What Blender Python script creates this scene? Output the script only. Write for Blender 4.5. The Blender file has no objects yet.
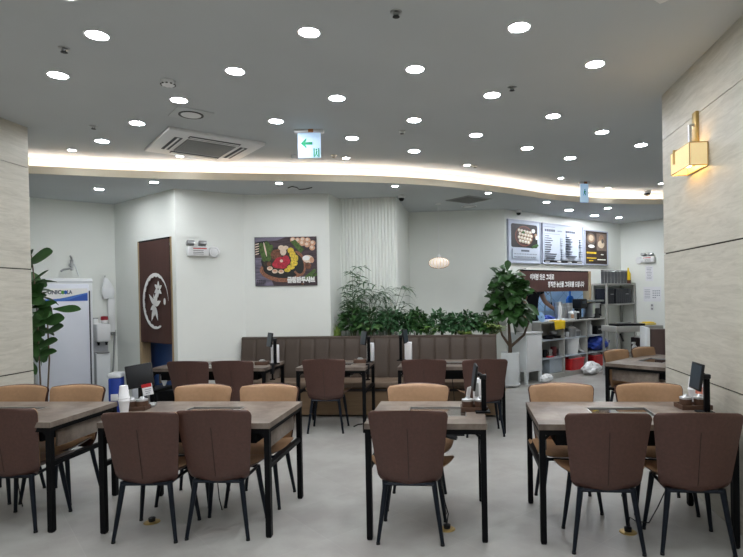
import bpy, bmesh, math, random
from mathutils import Vector, Matrix, Euler, noise
R_ = math.radians
PI = math.pi
SC = bpy.context.scene
COL = SC.collection
rnd = random.Random(7)

# ---------------------------------------------------------------- camera, world, exposure
FPX, PCX, PCY, CAMH = 544.655, 414.453, 299.626, 1.5448
def _cam_matrix():
    yaw, pit, rol = -0.0903, -0.0091, 0.0182
    cols = []
    for P in ((1, 0, 0), (0, 1, 0), (0, 0, 1)):
        c, s = math.cos(yaw), math.sin(yaw)
        x, y, z = c * P[0] - s * P[1], s * P[0] + c * P[1], P[2]
        c, s = math.cos(pit), math.sin(pit)
        y, z = c * y + s * z, -s * y + c * z
        c, s = math.cos(rol), math.sin(rol)
        x, z = c * x - s * z, s * x + c * z
        cols.append((x, y, z))
    return Matrix(cols)                       # rows: world axes expressed in (right, forward, up)
CM = _cam_matrix()                            # CM @ (right, forward, up) = world direction
cam_d = bpy.data.cameras.new('camera')
cam = bpy.data.objects.new('camera', cam_d); COL.objects.link(cam)
right, fwd, up = CM.col[0], CM.col[1], CM.col[2]
cam.matrix_world = Matrix(((right[0], up[0], -fwd[0], 0), (right[1], up[1], -fwd[1], 0),
                           (right[2], up[2], -fwd[2], CAMH), (0, 0, 0, 1)))
cam_d.sensor_width = 36; cam_d.sensor_fit = 'HORIZONTAL'
cam_d.lens = 36 * FPX / 743
cam_d.shift_x = -(PCX - 371.5) / 743
cam_d.shift_y = (PCY - 278.5) / 743
cam_d.clip_start = .02
SC.camera = cam
w = bpy.data.worlds.new('world'); SC.world = w; w.use_nodes = True
w.node_tree.nodes['Background'].inputs[0].default_value = (.8, .85, .9, 1)
w.node_tree.nodes['Background'].inputs[1].default_value = .05
SC.view_settings.view_transform = 'Standard'
SC.view_settings.look = 'None'
SC.view_settings.exposure = 0.0
SC.view_settings.gamma = 1.0
SC.view_settings.use_curve_mapping = False
SC.cycles.use_denoising = True
SC.cycles.max_bounces = 8
SC.cycles.diffuse_bounces = 5
SC.cycles.sample_clamp_indirect = 6
LAMP = 150.0      # downlight luminance
LAMP_FAR = 330.0 # luminance of the lamps on the low ceiling
COVE_WARM, COVE_COOL = 19.0, 14.0
LAMP_COVE = 55.0

def at(px, py, x=None, y=None, z=None, n=None, p=None):
    """the point of the place seen at a pixel of the photograph, on a given plane"""
    d = CM @ Vector(((px - PCX) / FPX, 1, -(py - PCY) / FPX)); o = Vector((0, 0, CAMH))
    if z is not None: t = (z - CAMH) / d.z
    elif y is not None: t = y / d.y
    elif x is not None: t = x / d.x
    else: t = (Vector(p) - o).dot(n) / d.dot(n)
    return o + d * t

# ---------------------------------------------------------------- materials
def lin(c): return tuple(((v / 255) / 12.92 if v / 255 <= .04045 else ((v / 255 + .055) / 1.055) ** 2.4) for v in c)
MATS = {}
def mat(name, rgb, rough=.5, metal=0., var=.06, scale=8., bump=0., emit=0., coat=0., trans=0., alpha=1., stretch=None, ecol=None):
    if name in MATS: return MATS[name]
    m = bpy.data.materials.new(name); m.use_nodes = True
    nt = m.node_tree; b = nt.nodes['Principled BSDF']
    c = lin(rgb)
    tc = nt.nodes.new('ShaderNodeTexCoord'); nz = nt.nodes.new('ShaderNodeTexNoise')
    nz.inputs['Scale'].default_value = scale; nz.inputs['Detail'].default_value = 4
    src = tc.outputs['Object']
    if stretch:
        mp = nt.nodes.new('ShaderNodeMapping'); mp.inputs['Scale'].default_value = stretch
        nt.links.new(src, mp.inputs[0]); src = mp.outputs[0]
    nt.links.new(src, nz.inputs['Vector'])
    rp = nt.nodes.new('ShaderNodeValToRGB')
    rp.color_ramp.elements[0].position = .3; rp.color_ramp.elements[1].position = .7
    rp.color_ramp.elements[0].color = tuple(max(0, v * (1 - var)) for v in c) + (1,)
    rp.color_ramp.elements[1].color = tuple(min(1, v * (1 + var)) for v in c) + (1,)
    nt.links.new(nz.outputs[0], rp.inputs[0]); nt.links.new(rp.outputs[0], b.inputs['Base Color'])
    b.inputs['Roughness'].default_value = rough; b.inputs['Metallic'].default_value = metal
    if bump:
        bp = nt.nodes.new('ShaderNodeBump'); bp.inputs['Strength'].default_value = bump; bp.inputs['Distance'].default_value = .004
        nt.links.new(nz.outputs[0], bp.inputs['Height']); nt.links.new(bp.outputs[0], b.inputs['Normal'])
    if emit:
        b.inputs['Emission Color'].default_value = (lin(ecol) if ecol else c) + (1,); b.inputs['Emission Strength'].default_value = emit
    if coat: b.inputs['Coat Weight'].default_value = coat
    if trans: b.inputs['Transmission Weight'].default_value = trans
    if alpha < 1: b.inputs['Alpha'].default_value = alpha
    MATS[name] = m
    return m
def link(m, a, b): m.node_tree.links.new(a, b)

wall_white = mat('wall paint', (234, 237, 232), .8, var=.015, scale=2, bump=.05)
ceil_paint = mat('ceiling paint', (196, 201, 204), .85, var=.02, scale=1.5, bump=.04)
lip_paint = mat('cove lip paint', (216, 208, 190), .8, var=.02)
white_pl = mat('white plastic', (228, 229, 230), .35, var=.02)
offwhite = mat('off white enamel', (222, 226, 228), .3, var=.01)
grey_pl = mat('grey plastic', (150, 152, 152), .45, var=.04)
dark_pl = mat('black plastic', (22, 23, 26), .35, var=.1)
black_metal = mat('black powder coat', (9, 10, 13), .5, .0, var=.1, scale=30, bump=.05)
leg_metal = mat('blue black chair leg', (20, 26, 36), .4, .2, var=.08, scale=30)
steel = mat('brushed steel', (178, 180, 182), .28, .9, var=.08, scale=20, stretch=(1, 1, 8))
brass = mat('brass', (186, 160, 102), .35, .7, var=.06)
brown_lea = mat('dark brown leather', (80, 53, 46), .45, var=.12, scale=60, bump=.25)
seam_mat = mat('seam thread', (44, 29, 26), .7)
tan_lea = mat('tan leather', (168, 132, 99), .46, var=.07, scale=40, bump=.15)
bench_lea = mat('bench leather', (72, 60, 51), .6, var=.06, scale=50, bump=.15)
bench_wood = mat('bench wood', (142, 116, 88), .5, var=.1, scale=4, stretch=(1, 12, 12))
tan_wood = mat('tan wood jamb', (176, 152, 118), .5, var=.1, scale=4, stretch=(12, 12, 1))
noren = mat('dark brown cloth', (76, 48, 42), .85, var=.14, scale=5, stretch=(22, 22, .6), bump=.1)
white_ink = mat('white print', (236, 236, 234), .7, var=.01)
paper = mat('white paper', (232, 233, 236), .7, var=.02)
ink = mat('dark print', (48, 52, 60), .7)
glass_blk = mat('black glass', (14, 16, 20), .06, var=.05, coat=.6)
screen_m = mat('tablet screen', (44, 56, 66), .4, var=.1)
leaf_dark = mat('fig leaf', (50, 86, 40), .38, var=.3, scale=9, bump=.1)
leaf_bush = mat('bush leaf', (58, 98, 60), .5, var=.35, scale=12)
leaf_mid = mat('mid green leaf', (68, 98, 52), .5, var=.3, scale=12)
leaf_fern = mat('fern leaf', (122, 172, 82), .5, var=.2, scale=12)
leaf_lime = mat('yellow green leaf', (126, 150, 66), .5, var=.2, scale=12)
leaf_grey = mat('grey green leaf', (66, 94, 64), .5, var=.25, scale=12)
bark = mat('bark', (92, 76, 62), .8, var=.25, scale=14, bump=.4, stretch=(2, 2, .6))
stem_m = mat('green stem', (80, 92, 58), .6, var=.2)
soil = mat('soil', (58, 46, 38), .95, var=.3, scale=40, bump=.6)
ceramic = mat('white glazed pot', (226, 230, 232), .3, var=.03, scale=10, coat=.3)
alu = mat('aluminium tray', (196, 198, 200), .35, .7)
grey_shelf = mat('grey painted shelf', (168, 167, 162), .55, var=.03)
blue_cl = mat('blue plastic', (26, 58, 150), .45, var=.15)
bright_blue = mat('bright blue plastic', (28, 116, 216), .4, var=.08)
red_pl = mat('red plastic', (190, 30, 36), .4, var=.1)
yellow_cl = mat('yellow cloth', (236, 200, 30), .8, var=.08, bump=.2)
bag_m = mat('thin plastic bag', (238, 240, 242), .3, var=.04, bump=.3)
skin = mat('skin', (196, 150, 124), .5, var=.05)
shirt_m = mat('black cotton', (24, 24, 28), .85, var=.15)
trouser_m = mat('dark trousers', (34, 36, 46), .85, var=.1)
hair_m = mat('black hair', (20, 17, 16), .5, var=.2)
blue_door = mat('blue panel', (66, 104, 172), .4, var=.2, scale=2)
tile_wh = mat('kitchen tile', (206, 222, 236), .25, var=.02)
lamp_glow = mat('downlight glow', (255, 255, 255), .5, emit=LAMP, ecol=(248, 251, 255))
lamp_far = mat('low ceiling lamp glow', (255, 255, 255), .5, emit=LAMP_FAR, ecol=(248, 251, 255))
lamp_cove = mat('cove lamp glow', (255, 255, 255), .5, emit=LAMP_COVE, ecol=(248, 251, 255))
cove_warm = mat('cove warm strip glow', (255, 255, 255), .5, emit=COVE_WARM, ecol=(255, 208, 148))
cove_cool = mat('cove cool strip glow', (255, 255, 255), .5, emit=COVE_COOL, ecol=(232, 240, 255))
cool_glow = mat('kitchen tube glow', (255, 255, 255), .5, emit=34, ecol=(205, 228, 255))
bulb_glow = mat('sconce bulb glow', (255, 255, 255), .5, emit=30, ecol=(255, 216, 150))
pend_shade = mat('pendant paper', (250, 240, 228), .7, var=.02, emit=.5, ecol=(255, 236, 220))
sign_glow = mat('exit sign panel', (206, 228, 246), .4, var=.01, emit=.42, ecol=(170, 210, 250))
sign_green = mat('exit sign green', (0, 160, 110), .5, emit=.1, ecol=(0, 170, 115))
board_white = mat('menu board face', (186, 195, 210), .65, var=.01, emit=.03, ecol=(214, 226, 246))
board_dark = mat('menu board dark', (56, 44, 40), .65, var=.1, emit=.03)
linen = mat('lampshade linen', (236, 214, 164), .8, var=.03, scale=90, emit=.34, ecol=(255, 222, 160))

def floor_mat():
    m = mat('floor tile', (176, 175, 171), .42)
    nt = m.node_tree; b = nt.nodes['Principled BSDF']
    for l in list(b.inputs['Base Color'].links): nt.links.remove(l)
    tc = nt.nodes.new('ShaderNodeTexCoord'); mp = nt.nodes.new('ShaderNodeMapping'); mp.inputs['Rotation'].default_value = (0, 0, R_(44.3))
    br = nt.nodes.new('ShaderNodeTexBrick'); br.offset = 0; br.inputs['Scale'].default_value = 1
    br.inputs['Brick Width'].default_value = .6; br.inputs['Row Height'].default_value = .6
    br.inputs['Mortar Size'].default_value = .0025; br.inputs['Mortar Smooth'].default_value = .2
    a = lin((168, 168, 164)); c2 = lin((164, 164, 160)); g = lin((174, 174, 170))
    br.inputs['Color1'].default_value = a + (1,); br.inputs['Color2'].default_value = c2 + (1,); br.inputs['Mortar'].default_value = g + (1,)
    nz = nt.nodes.new('ShaderNodeTexNoise'); nz.inputs['Scale'].default_value = 2.2; nz.inputs['Detail'].default_value = 6; nz.inputs['Roughness'].default_value = .6
    rp = nt.nodes.new('ShaderNodeValToRGB'); rp.color_ramp.elements[0].position = .38; rp.color_ramp.elements[1].position = .64
    rp.color_ramp.elements[0].color = (.86, .82, .82, 1); rp.color_ramp.elements[1].color = (1.04, 1.04, 1.03, 1)
    mx = nt.nodes.new('ShaderNodeMix'); mx.data_type = 'RGBA'; mx.blend_type = 'MULTIPLY'; mx.inputs[0].default_value = 1
    link(m, tc.outputs['Object'], mp.inputs[0]); link(m, mp.outputs[0], br.inputs['Vector']); link(m, tc.outputs['Object'], nz.inputs['Vector'])
    link(m, nz.outputs[0], rp.inputs[0]); link(m, br.outputs[0], mx.inputs[6]); link(m, rp.outputs[0], mx.inputs[7])
    link(m, mx.outputs[2], b.inputs['Base Color'])
    return m
def travertine():
    m = mat('travertine panel', (190, 182, 166), .5)
    nt = m.node_tree; b = nt.nodes['Principled BSDF']
    for l in list(b.inputs['Base Color'].links): nt.links.remove(l)
    tc = nt.nodes.new('ShaderNodeTexCoord'); mp = nt.nodes.new('ShaderNodeMapping'); mp.inputs['Scale'].default_value = (1.3, 1.3, 10)
    nz = nt.nodes.new('ShaderNodeTexNoise'); nz.inputs['Scale'].default_value = 2.4; nz.inputs['Detail'].default_value = 10; nz.inputs['Roughness'].default_value = .72; nz.inputs['Distortion'].default_value = .9
    rp = nt.nodes.new('ShaderNodeValToRGB'); e = rp.color_ramp.elements
    e[0].position = .32; e[0].color = lin((174, 170, 158)) + (1,); e[1].position = .72; e[1].color = lin((204, 200, 189)) + (1,)
    k = rp.color_ramp.elements.new(.5); k.color = lin((190, 186, 174)) + (1,)
    link(m, tc.outputs['Object'], mp.inputs[0]); link(m, mp.outputs[0], nz.inputs['Vector']); link(m, nz.outputs[0], rp.inputs[0]); link(m, rp.outputs[0], b.inputs['Base Color'])
    return m
def table_mat():
    m = mat('stone wood tabletop', (140, 128, 118), .38)
    nt = m.node_tree; b = nt.nodes['Principled BSDF']
    for l in list(b.inputs['Base Color'].links): nt.links.remove(l)
    tc = nt.nodes.new('ShaderNodeTexCoord')
    br = nt.nodes.new('ShaderNodeTexBrick'); br.offset = .5; br.inputs['Scale'].default_value = 1
    br.inputs['Brick Width'].default_value = .42; br.inputs['Row Height'].default_value = .23; br.inputs['Mortar Size'].default_value = .0015; br.inputs['Mortar Smooth'].default_value = .6
    br.inputs['Color1'].default_value = lin((128, 118, 109)) + (1,); br.inputs['Color2'].default_value = lin((104, 95, 88)) + (1,); br.inputs['Mortar'].default_value = lin((118, 107, 98)) + (1,)
    nz = nt.nodes.new('ShaderNodeTexNoise'); nz.inputs['Scale'].default_value = 4.2; nz.inputs['Detail'].default_value = 9; nz.inputs['Roughness'].default_value = .68
    rp = nt.nodes.new('ShaderNodeValToRGB'); rp.color_ramp.elements[0].position = .38; rp.color_ramp.elements[1].position = .62
    rp.color_ramp.elements[0].color = (.6, .53, .50, 1); rp.color_ramp.elements[1].color = (1.28, 1.27, 1.25, 1)
    mx = nt.nodes.new('ShaderNodeMix'); mx.data_type = 'RGBA'; mx.blend_type = 'MULTIPLY'; mx.inputs[0].default_value = 1
    link(m, tc.outputs['Object'], br.inputs['Vector']); link(m, tc.outputs['Object'], nz.inputs['Vector']); link(m, nz.outputs[0], rp.inputs[0])
    link(m, br.outputs[0], mx.inputs[6]); link(m, rp.outputs[0], mx.inputs[7]); link(m, mx.outputs[2], b.inputs['Base Color'])
    return m
FLOOR, TRAV, TOP = floor_mat(), travertine(), table_mat()
seam_dark = mat('panel seam', (52, 48, 42), .9)
for k_, v_ in (('black powder coat', .12), ('blue black chair leg', .25), ('black plastic', .3)): MATS[k_].node_tree.nodes['Principled BSDF'].inputs['Specular IOR Level'].default_value = v_

# ---------------------------------------------------------------- mesh builder
class MB:
    def __init__(s): s.v = []; s.f = []; s.mi = []; s.M = Matrix.Identity(4)
    def add(s, vs, fs, mi=0):
        o = len(s.v); s.v += [tuple(s.M @ Vector(p)) for p in vs]
        s.f += [tuple(i + o for i in f) for f in fs]; s.mi += [mi] * len(fs); return s
    def box(s, c, d, mi=0, rot=None, bev=0.):
        if bev > 0:
            bm = bmesh.new(); bmesh.ops.create_cube(bm, size=1)
            for v in bm.verts: v.co = Vector((v.co.x * d[0], v.co.y * d[1], v.co.z * d[2]))
            bmesh.ops.bevel(bm, geom=list(bm.edges), offset=bev, segments=2, profile=.5, affect='EDGES')
            bm.verts.index_update()
            vs = [v.co.copy() for v in bm.verts]; fs = [[v.index for v in f.verts] for f in bm.faces]; bm.free()
        else:
            x, y, z = d[0] / 2, d[1] / 2, d[2] / 2
            vs = [Vector(p) for p in ((-x, -y, -z), (x, -y, -z), (x, y, -z), (-x, y, -z), (-x, -y, z), (x, -y, z), (x, y, z), (-x, y, z))]
            fs = [(3, 2, 1, 0), (4, 5, 6, 7), (0, 1, 5, 4), (1, 2, 6, 5), (2, 3, 7, 6), (3, 0, 4, 7)]
        if rot is not None: vs = [rot @ p for p in vs]
        c = Vector(c); return s.add([p + c for p in vs], fs, mi)
    def tube(s, pts, r, n=8, mi=0, cap=True, flat=1.):
        pts = [Vector(p) for p in pts]; rs = r if isinstance(r, (list, tuple)) else [r] * len(pts)
        vs = []; fs = []; a = None
        for i, p in enumerate(pts):
            t = (pts[min(i + 1, len(pts) - 1)] - pts[max(i - 1, 0)])
            t = t.normalized() if t.length > 1e-9 else Vector((0, 0, 1))
            if a is None:
                a = t.cross(Vector((0, 0, 1)));
                if a.length < .05: a = Vector((1, 0, 0))
            a = (a - t * a.dot(t)).normalized(); b = t.cross(a)
            for k in range(n):
                q = 2 * PI * k / n; vs.append(p + a * (math.cos(q) * rs[i]) + b * (math.sin(q) * rs[i] * flat))
        for i in range(len(pts) - 1):
            for k in range(n):
                fs.append((i * n + k, i * n + (k + 1) % n, (i + 1) * n + (k + 1) % n, (i + 1) * n + k))
        if cap:
            fs.append(tuple(reversed(range(n)))); fs.append(tuple((len(pts) - 1) * n + k for k in range(n)))
        return s.add(vs, fs, mi)
    def lathe(s, prof, n=24, c=(0, 0, 0), mi=0, sx=1., sy=1., cap=True):
        vs = []; fs = []; c = Vector(c)
        for (r, z) in prof:
            for k in range(n):
                q = 2 * PI * k / n; vs.append(c + Vector((r * sx * math.cos(q), r * sy * math.sin(q), z)))
        for i in range(len(prof) - 1):
            for k in range(n):
                fs.append((i * n + k, i * n + (k + 1) % n, (i + 1) * n + (k + 1) % n, (i + 1) * n + k))
        if cap and prof[0][0] > 1e-6: fs.append(tuple(reversed(range(n))))
        if cap and prof[-1][0] > 1e-6: fs.append(tuple((len(prof) - 1) * n + k for k in range(n)))
        return s.add(vs, fs, mi)
    def prism(s, poly, z0, z1, mi=0):                                 # extrude an xy polygon
        n = len(poly); vs = [(p[0], p[1], z0) for p in poly] + [(p[0], p[1], z1) for p in poly]
        fs = [tuple(reversed(range(n))), tuple(range(n, 2 * n))] + [(i, (i + 1) % n, n + (i + 1) % n, n + i) for i in range(n)]
        return s.add(vs, fs, mi)
    def flat(s, poly, y0, y1, mi=0):                                  # extrude an xz polygon towards -y (the viewer side of a panel)
        n = len(poly); vs = [(p[0], y0, p[1]) for p in poly] + [(p[0], y1, p[1]) for p in poly]
        fs = [tuple(range(n, 2 * n)), tuple(reversed(range(n)))] + [(i, (i + 1) % n, n + (i + 1) % n, n + i) for i in range(n)]
        return s.add(vs, fs, mi)
    def ell(s, cx, cz, rx, rz, y0, y1, mi=0, n=20, a0=0., tilt=0.):
        ct, st = math.cos(tilt), math.sin(tilt); P = []
        for k in range(n):
            q = a0 + 2 * PI * k / n; x, z = rx * math.cos(q), rz * math.sin(q); P.append((cx + x * ct - z * st, cz + x * st + z * ct))
        return s.flat(P, y0, y1, mi)
    def ring(s, cx, cz, r0, r1, y0, y1, mi=0, n=40, a0=0., a1=2 * PI, sx=1.):
        for k in range(n):
            qa, qb = a0 + (a1 - a0) * k / n, a0 + (a1 - a0) * (k + 1) / n
            P = [(cx + sx * r * math.cos(q), cz + r * math.sin(q)) for q, r in ((qa, r0), (qa, r1), (qb, r1), (qb, r0))]
            s.flat(P, y0, y1, mi)
        return s
    def grid(s, fn, nu, nv, mi=0, closed=False):
        vs = [fn(i / nu, j / nv) for j in range(nv + 1) for i in range(nu + 1)]
        fs = [(j * (nu + 1) + i, j * (nu + 1) + i + 1, (j + 1) * (nu + 1) + i + 1, (j + 1) * (nu + 1) + i) for j in range(nv) for i in range(nu)]
        return s.add(vs, fs, mi)
    def leaf(s, p, d, nrm, L, W, droop=.2, fold=.25, prof='ovate', seg=5, mi=0):
        p = Vector(p); d = Vector(d).normalized(); nrm = Vector(nrm)
        side = d.cross(nrm);
        if side.length < 1e-3: side = d.cross(Vector((1, 0, .3)))
        side.normalize(); nn = side.cross(d).normalized(); vs = []; fs = []
        for i in range(seg + 1):
            t = i / seg
            if prof == 'ob': wd = math.sin(PI * min(.985, .03 + t ** 1.5 * .93)) ** .75
            elif prof == 'lance': wd = math.sin(PI * min(.99, .04 + t ** .75 * .95))
            else: wd = math.sin(PI * min(.99, .03 + .96 * t)) ** .8
            c = p + d * (L * t) - Vector((0, 0, 1)) * (droop * L * t * t)
            h = W / 2 * wd
            vs += [c - side * h + nn * (fold * h), c, c + side * h + nn * (fold * h)]
        for i in range(seg):
            a = i * 3; fs += [(a, a + 1, a + 4, a + 3), (a + 1, a + 2, a + 5, a + 4)]
        return s.add(vs, fs, mi)
    def build(s, name, mats, parent=None, smooth=True, ang=40, loc=None):
        me = bpy.data.meshes.new(name); me.from_pydata(s.v, [], s.f)
        for m in (mats if isinstance(mats, (list, tuple)) else [mats]): me.materials.append(m)
        me.polygons.foreach_set('material_index', s.mi); me.update()
        bm = bmesh.new(); bm.from_mesh(me); bmesh.ops.recalc_face_normals(bm, faces=bm.faces); bm.to_mesh(me); bm.free()
        if smooth:
            me.shade_smooth(); me.set_sharp_from_angle(angle=R_(ang))
        o = bpy.data.objects.new(name, me); COL.objects.link(o)
        if parent is not None: o.parent = parent
        if loc is not None: o.location = loc
        return o
def bx(c, d, bev=0., mi=0, rot=None): return MB().box(c, d, mi, rot, bev)

def text_geo(txt, size, bold=0.):
    """(verts, faces) of flat lettering in the xz plane, centred on its own origin"""
    cu = bpy.data.curves.new('t', 'FONT'); cu.body = txt; cu.size = size; cu.align_x = 'CENTER'; cu.align_y = 'CENTER'; cu.offset = bold; cu.resolution_u = 2
    o = bpy.data.objects.new('t', cu); COL.objects.link(o)
    dg = bpy.context.evaluated_depsgraph_get(); me = bpy.data.meshes.new_from_object(o.evaluated_get(dg))
    vs = [(v.co.x, 0, v.co.y) for v in me.vertices]; fs = [tuple(p.vertices) for p in me.polygons]
    bpy.data.objects.remove(o); bpy.data.curves.remove(cu); bpy.data.meshes.remove(me)
    return vs, fs
def put_text(mb, txt, size, cx, cz, y, mi=0, bold=0., width=None, slant=0.):
    vs, fs = text_geo(txt, size, bold)
    k = 1.
    if width:
        xs = [v[0] for v in vs]; k = width / max(1e-6, max(xs) - min(xs))
    mb.add([(cx + v[0] * k + slant * v[2], y, cz + v[2]) for v in vs], fs, mi)

# ---------------------------------------------------------------- objects: things, parts, copies
def tag(o, label, cat, group=None):
    o['label'] = label; o['category'] = cat
    if group: o['group'] = group
    return o
def thing(name, label, cat, loc=(0, 0, 0), rotz=0., group=None):
    o = bpy.data.objects.new(name, None); COL.objects.link(o); o.empty_display_size = .1
    o.location = loc; o.rotation_euler = (0, 0, rotz)
    return tag(o, label, cat, group)
def struct(o): o['kind'] = 'structure'; return o
def kids(o): return [c for c in ALLKIDS.get(o.name, [])]
ALLKIDS = {}
def copy_tree(o, parent=None):
    c = o.copy(); COL.objects.link(c)
    if parent is not None: c.parent = parent
    for ch in list(o.children): copy_tree(ch, c)
    return c
def dup(root, loc, rotz, label, group=None):
    c = copy_tree(root); c.location = loc; c.rotation_euler = (0, 0, rotz); c['label'] = label
    if group: c['group'] = group
    return c

# ================================================================= SETTING
H1, H2 = 3.194, 2.98
WR = 1.703                     # inner face of the right wall
LIP = [(-7.4, 4.55), (-6.6, 4.88), (-5.7, 5.28), (-4.815, 5.677), (-3.667, 6.144), (-2.572, 6.453), (-1.35, 6.77), (-.6, 7.06), (0., 7.43), (.6, 7.89), (1.349, 8.559), (1.85, 8.90), (2.4, 9.17), (3.2, 9.40), (4.5, 9.6), (6.2, 9.72)]
def smooth_line(P, sub=4):
    out = []
    for i in range(len(P) - 1):
        a, b, c, d = P[max(i - 1, 0)], P[i], P[i + 1], P[min(i + 2, len(P) - 1)]
        for k in range(sub):
            t = k / sub
            out.append(tuple(.5 * (2 * b[j] + (c[j] - a[j]) * t + (2 * a[j] - 5 * b[j] + 4 * c[j] - d[j]) * t * t + (-a[j] + 3 * b[j] - 3 * c[j] + d[j]) * t ** 3) for j in (0, 1)))
    return out + [P[-1]]
LIP = smooth_line(LIP)
def off(P, d):
    out = []
    for i, p in enumerate(P):
        a, b = P[max(i - 1, 0)], P[min(i + 1, len(P) - 1)]
        t = Vector((b[0] - a[0], b[1] - a[1])).normalized(); out.append((p[0] - t.y * d, p[1] + t.x * d))
    return out
BACKC = off(LIP, .17)

K0 = Vector((.70, 9.45, 0)); KU = Vector((.716, .698, 0)); KN = Vector((.698, -.716, 0)); KA = math.atan2(.698, .716)
K1 = K0 + KU * 3.73
def kpt(s, o=0., z=0.): return K0 + KU * s + KN * o + Vector((0, 0, z))
def kpx(px, py, o=0.):
    q = at(px, py, n=KN, p=K0 + KN * o); return (q - K0).dot(KU), q.z

def wall(name, a, b, h=H1 + .06, t=.1, side=1, mats=None, z0=0.):
    a, b = Vector((a[0], a[1], 0)), Vector((b[0], b[1], 0)); d = (b - a).normalized(); n = Vector((-d.y, d.x, 0)) * side
    q = [a, b, b + n * t, a + n * t]
    return struct(MB().prism([(p.x, p.y) for p in q], z0, h).build(name, mats or wall_white, smooth=False))

# floor
struct(MB().box((-1, 5, -.05), (15.6, 18.4, .1)).build('floor', FLOOR, smooth=False))
# near ceiling: everything on this side of the cove's back
near = [(-7.8, -4.1)] + [(6.3, -4.1)] + list(reversed(BACKC)) + [(-7.8, 4.4)]
struct(MB().prism(near, H1, H1 + .06).build('ceiling', ceil_paint, smooth=False))
# far ceiling, lower, beyond the cove
far = list(LIP) + [(6.4, 14), (-7.8, 14), (-7.8, 4.4)]
struct(MB().prism(far, H2, H2 + .02).build('ceiling_far', ceil_paint, smooth=False))
# cove: lip, back face
def strip(P, z0, z1, t):
    mb = MB(); Q = off(P, t); n = len(P); vs = []
    for a, b in zip(P, Q): vs += [(a[0], a[1], z0), (a[0], a[1], z1), (b[0], b[1], z1), (b[0], b[1], z0)]
    fs = []
    for i in range(n - 1):
        for k in range(4): fs.append((i * 4 + k, i * 4 + (k + 1) % 4, (i + 1) * 4 + (k + 1) % 4, (i + 1) * 4 + k))
    fs += [(0, 1, 2, 3), tuple(reversed(range((n - 1) * 4, n * 4)))]
    return mb.add(vs, fs)
struct(strip(off(LIP, -.004), H2 - .004, H2 + .082, .016).build('trim_cove_lip', lip_paint, ang=30))
struct(strip(BACKC, H2 + .02, H1 + .03, .02).build('trim_cove_back', wall_white, ang=30))
cs = off(LIP, .034)
tag(MB().tube([(p[0], p[1], H2 + .073) for p in cs[6:-2]], .006, 6).build('cove_light_strip', cove_warm), 'warm light strip hidden behind the curved ceiling lip', 'light strip')
cs = off(LIP, .135)
tag(MB().tube([(p[0], p[1], H2 + .032) for p in cs[6:-2]], .008, 6).build('cove_light_strip', cove_cool), 'cool white light strip low inside the curved ceiling cove', 'light strip')

# right stone wall with panel seams
def stone_wall(name, x, y0, y1, sgn, seams, endface=True):
    mb = MB(); zs = [0.] + list(seams) + [H1 + .05]
    t = .14
    ysp = [y0, y1]
    for i in range(len(zs) - 1):
        mb.box((x + sgn * t / 2, (y0 + y1) / 2, (zs[i] + zs[i + 1]) / 2), (t, y1 - y0, zs[i + 1] - zs[i] - (.011 if i < len(zs) - 2 else 0)), 0)
    mb.box((x + sgn * (t / 2 + .006), (y0 + y1) / 2, 1.6), (t - .012, y1 - y0 - .012, 3.2), 1)
    return struct(mb.build(name, [TRAV, seam_dark], smooth=False))
stone_wall('wall_right', WR, -4., 4.81, 1, (.889, 1.852, 2.816))
stone_wall('wall_left', -4.09, -4., 4.83, -1, (.889, 1.852, 2.816))
wall('wall_right_return', (1.84, 4.80), (6.2, 4.80), side=-1)
wall('wall_left_return', (-4.23, 4.82), (-7.4, 4.82), side=1)
wall('wall_near', (-4.3, -4), (1.9, -4), side=-1)
# left alcove
A0, A1 = Vector((-5.925, 6.975, 0)), Vector((-5.21, 7.76, 0)); AD = (A1 - A0).normalized(); AN = Vector((AD.y, -AD.x, 0)); AA = math.atan2(AD.y, AD.x)
P1 = Vector((-3.72, 6.78, 0)); DD = (P1 - A1).normalized(); DN = Vector((DD.y, -DD.x, 0)); DA = math.atan2(DD.y, DD.x)
aw = A0 - AD * 2.9
wall('wall_alcove', (aw.x, aw.y), (A1.x, A1.y), side=1)
# doorway wall (hole between s0 and s1 along it)
def dpx(px, py, o=0.):
    q = at(px, py, n=DN, p=A1 + DN * o); return (q - A1).dot(DD), q.z
ds0, _ = dpx(139, 300); ds1, dz1 = dpx(171.5, 236.5); ds1b, dztop = dpx(171, 236.5)
DOORTOP = dztop
mb = MB()
def seg(a, b, z0, z1, t=.12):
    p, q = A1 + DD * a, A1 + DD * b
    P = [p, q, q - DN * t, p - DN * t]; mb.prism([(v.x, v.y) for v in P], z0, z1)
LD = (P1 - A1).length
seg(0, ds0, 0, H1 + .05); seg(ds1, LD, 0, H1 + .05); seg(ds0, ds1, DOORTOP, H1 + .05)
struct(mb.build('wall_doorway', wall_white, smooth=False))
C0, C1 = Vector((-3.04, 7.36, 0)), Vector((-1.86, 7.5, 0))
wall('wall_corner', (P1.x, P1.y), (C0.x, C0.y), side=1)
wall('wall_poster', (C0.x, C0.y), (C1.x, C1.y), side=1)
wall('wall_recess_left', (C1.x, C1.y), (-1.80, 8.0), side=1)
# ribbed wall
mb = MB(); x0, x1, yr = -1.84, -.955, 7.95; nr = 18; n = nr * 8
def rib(u, v):
    k = u * nr; h = .5 - .5 * math.cos(2 * PI * k); return (x0 + (x1 - x0) * u, yr - .022 * h ** .7, v * H1)
mb.grid(rib, n, 1); mb.box(((x0 + x1) / 2, yr + .06, H1 / 2), (x1 - x0, .1, H1))
struct(mb.build('wall_ribbed', wall_white, ang=60))
wall('wall_recess_right', (x1, yr), (-.93, 9.47), side=1, t=.1)
wall('wall_far', (-1.2, 9.45), (.72, 9.45), side=1)
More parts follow.
